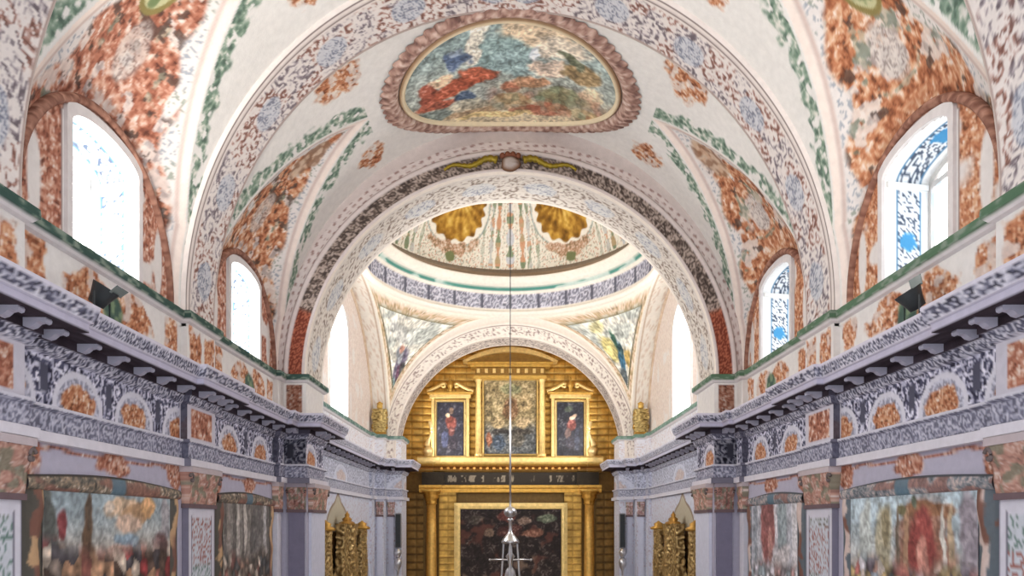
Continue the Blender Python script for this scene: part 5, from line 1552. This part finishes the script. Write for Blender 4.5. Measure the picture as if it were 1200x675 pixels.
# ------------------------------------------------------------------ floodlights on the cornice
for side in (-1, 1):
    sn = 'left' if side < 0 else 'right'
    x, y = side * 4.68, 8.95 if side > 0 else 8.80
    zb = 2.315
    t = thing('floodlight', 'dark floodlight standing on the cornice under the near %s window' % sn, 'floodlight', (x, y, zb), 'floodlights on the cornice')
    m = MB()
    m.tube([(x, y - .17, zb + .30), (x, y - .17, zb + .02), (x, y + .17, zb + .02), (x, y + .17, zb + .30)], .014, 6); m.build('stand', 'dark_iron', t, False, False)
    hd = MB(); n = 18
    prof = [(.02, -.14), (.09, -.13), (.11, -.04), (.15, .08), (.155, .10)]
    ax = Vector((-side * .55, 0, .83)).normalized(); e1 = Vector((0, 1, 0)); e2 = ax.cross(e1)
    V = []; c0 = Vector((x, y, zb + .30))
    for (r, h) in prof:
        for j in range(n):
            a = 2 * PI * j / n; V.append(c0 + ax * h + (e1 * math.cos(a) + e2 * math.sin(a)) * r)
    Fc = [(i * n + j, i * n + (j + 1) % n, (i + 1) * n + (j + 1) % n, (i + 1) * n + j) for i in range(len(prof) - 1) for j in range(n)] + [tuple(range(n))]
    hd.add(V, Fc); hd.build('housing', 'dark_iron', t, True, False)
    gl = MB(); V = [c0 + ax * .09 + (e1 * math.cos(2 * PI * j / n) + e2 * math.sin(2 * PI * j / n)) * .145 for j in range(n)]
    gl.add(V, [tuple(range(n))]); gl.build('front_glass', 'lamp_glass', t, False, False)
    bl = MB(); q = c0 + ax * .10 + Vector((-side * .12, -.02, -.05))
    bl.add([c0 + ax * .10 - e2 * .15 - e1 * .15, c0 + ax * .10 - e2 * .15 + e1 * .15, c0 + ax * .24 - e2 * .20 + e1 * .16, c0 + ax * .24 - e2 * .20 - e1 * .16,
            c0 + ax * .10 - e2 * .16 - e1 * .15, c0 + ax * .10 - e2 * .16 + e1 * .15, c0 + ax * .24 - e2 * .21 + e1 * .16, c0 + ax * .24 - e2 * .21 - e1 * .16], [(0, 1, 2, 3), (7, 6, 5, 4), (0, 4, 5, 1), (1, 5, 6, 2), (2, 6, 7, 3), (3, 7, 4, 0)])
    bl.v = [tuple(c0 + (Vector(p) - c0) * .8) for p in bl.v]
    bl.build('visor', 'lamp_glass', t, False, False)

# ------------------------------------------------------------------ light
w = bpy.data.worlds.new('World'); scene.world = w; w.use_nodes = True
bg = w.node_tree.nodes['Background']; bg.inputs['Color'].default_value = (.93, .95, 1.0, 1); bg.inputs['Strength'].default_value = 1.6

def lamp(name, kind, loc, energy, color=(1, 1, 1), size=.3, target=None, spot=None):
    d = bpy.data.lights.new(name, kind); d.energy = energy; d.color = color
    if kind == 'AREA': d.size = size
    elif kind in ('POINT', 'SPOT'): d.shadow_soft_size = size
    if kind == 'SPOT' and spot: d.spot_size = spot; d.spot_blend = .8
    o = bpy.data.objects.new(name, d); COL.objects.link(o); o.location = (loc[0], loc[1], loc[2] + ZE)
    if target is not None:
        dv = Vector(target) - Vector(loc); o.rotation_euler = dv.to_track_quat('-Z', 'Y').to_euler()
    return o
# cornice floodlights lighting the vault
for side in (-1, 1):
    lamp('floodlight_beam', 'SPOT', (side * 4.5, 8.9, 2.85), 800 if side < 0 else 260, (1, .95, .88), .25, (-side * 1.5, 12.5, 8.2), 2.4)
# unseen fill spots without fixtures, added to brighten the choir and altar
for side in (-1, 1):
    lamp('choir_fill', 'SPOT', (side * 4.2, 18.6, 2.9), 800, (1, .99, .97), .3, (-side * 1.0, 25.5, 9.0), 2.2)
    lamp('altar_fill', 'SPOT', (side * 3.7, 30.0, 2.9), 480, (1, .93, .80), .2, (-side * .5, 31.6, 5.4), 2.2)
    lamp('altar_foot_fill', 'SPOT', (side * 2.6, 27.0, -5.0), 270, (1, .92, .78), .2, (0, 31.6, -.2), 1.6)

# ------------------------------------------------------------------ camera
cam = bpy.data.cameras.new('camera'); co = bpy.data.objects.new('camera', cam); COL.objects.link(co)
co.location = (0, 0, ZE); co.rotation_euler = (PI / 2, 0, 0)
cam.sensor_fit = 'HORIZONTAL'; cam.sensor_width = 36; cam.lens = 36 * F / 1200
cam.shift_x = (600 - CX) / 1200; cam.shift_y = (H0 - 337.5) / 1200
cam.clip_end = 200
scene.camera = co
scene.view_settings.view_transform = 'Standard'; scene.view_settings.look = 'None'
scene.view_settings.exposure = 0.0; scene.view_settings.gamma = 1.0
scene.view_settings.use_curve_mapping = False
try:
    scene.cycles.max_bounces = 8; scene.cycles.diffuse_bounces = 5
    scene.cycles.use_denoising = True
except Exception: pass
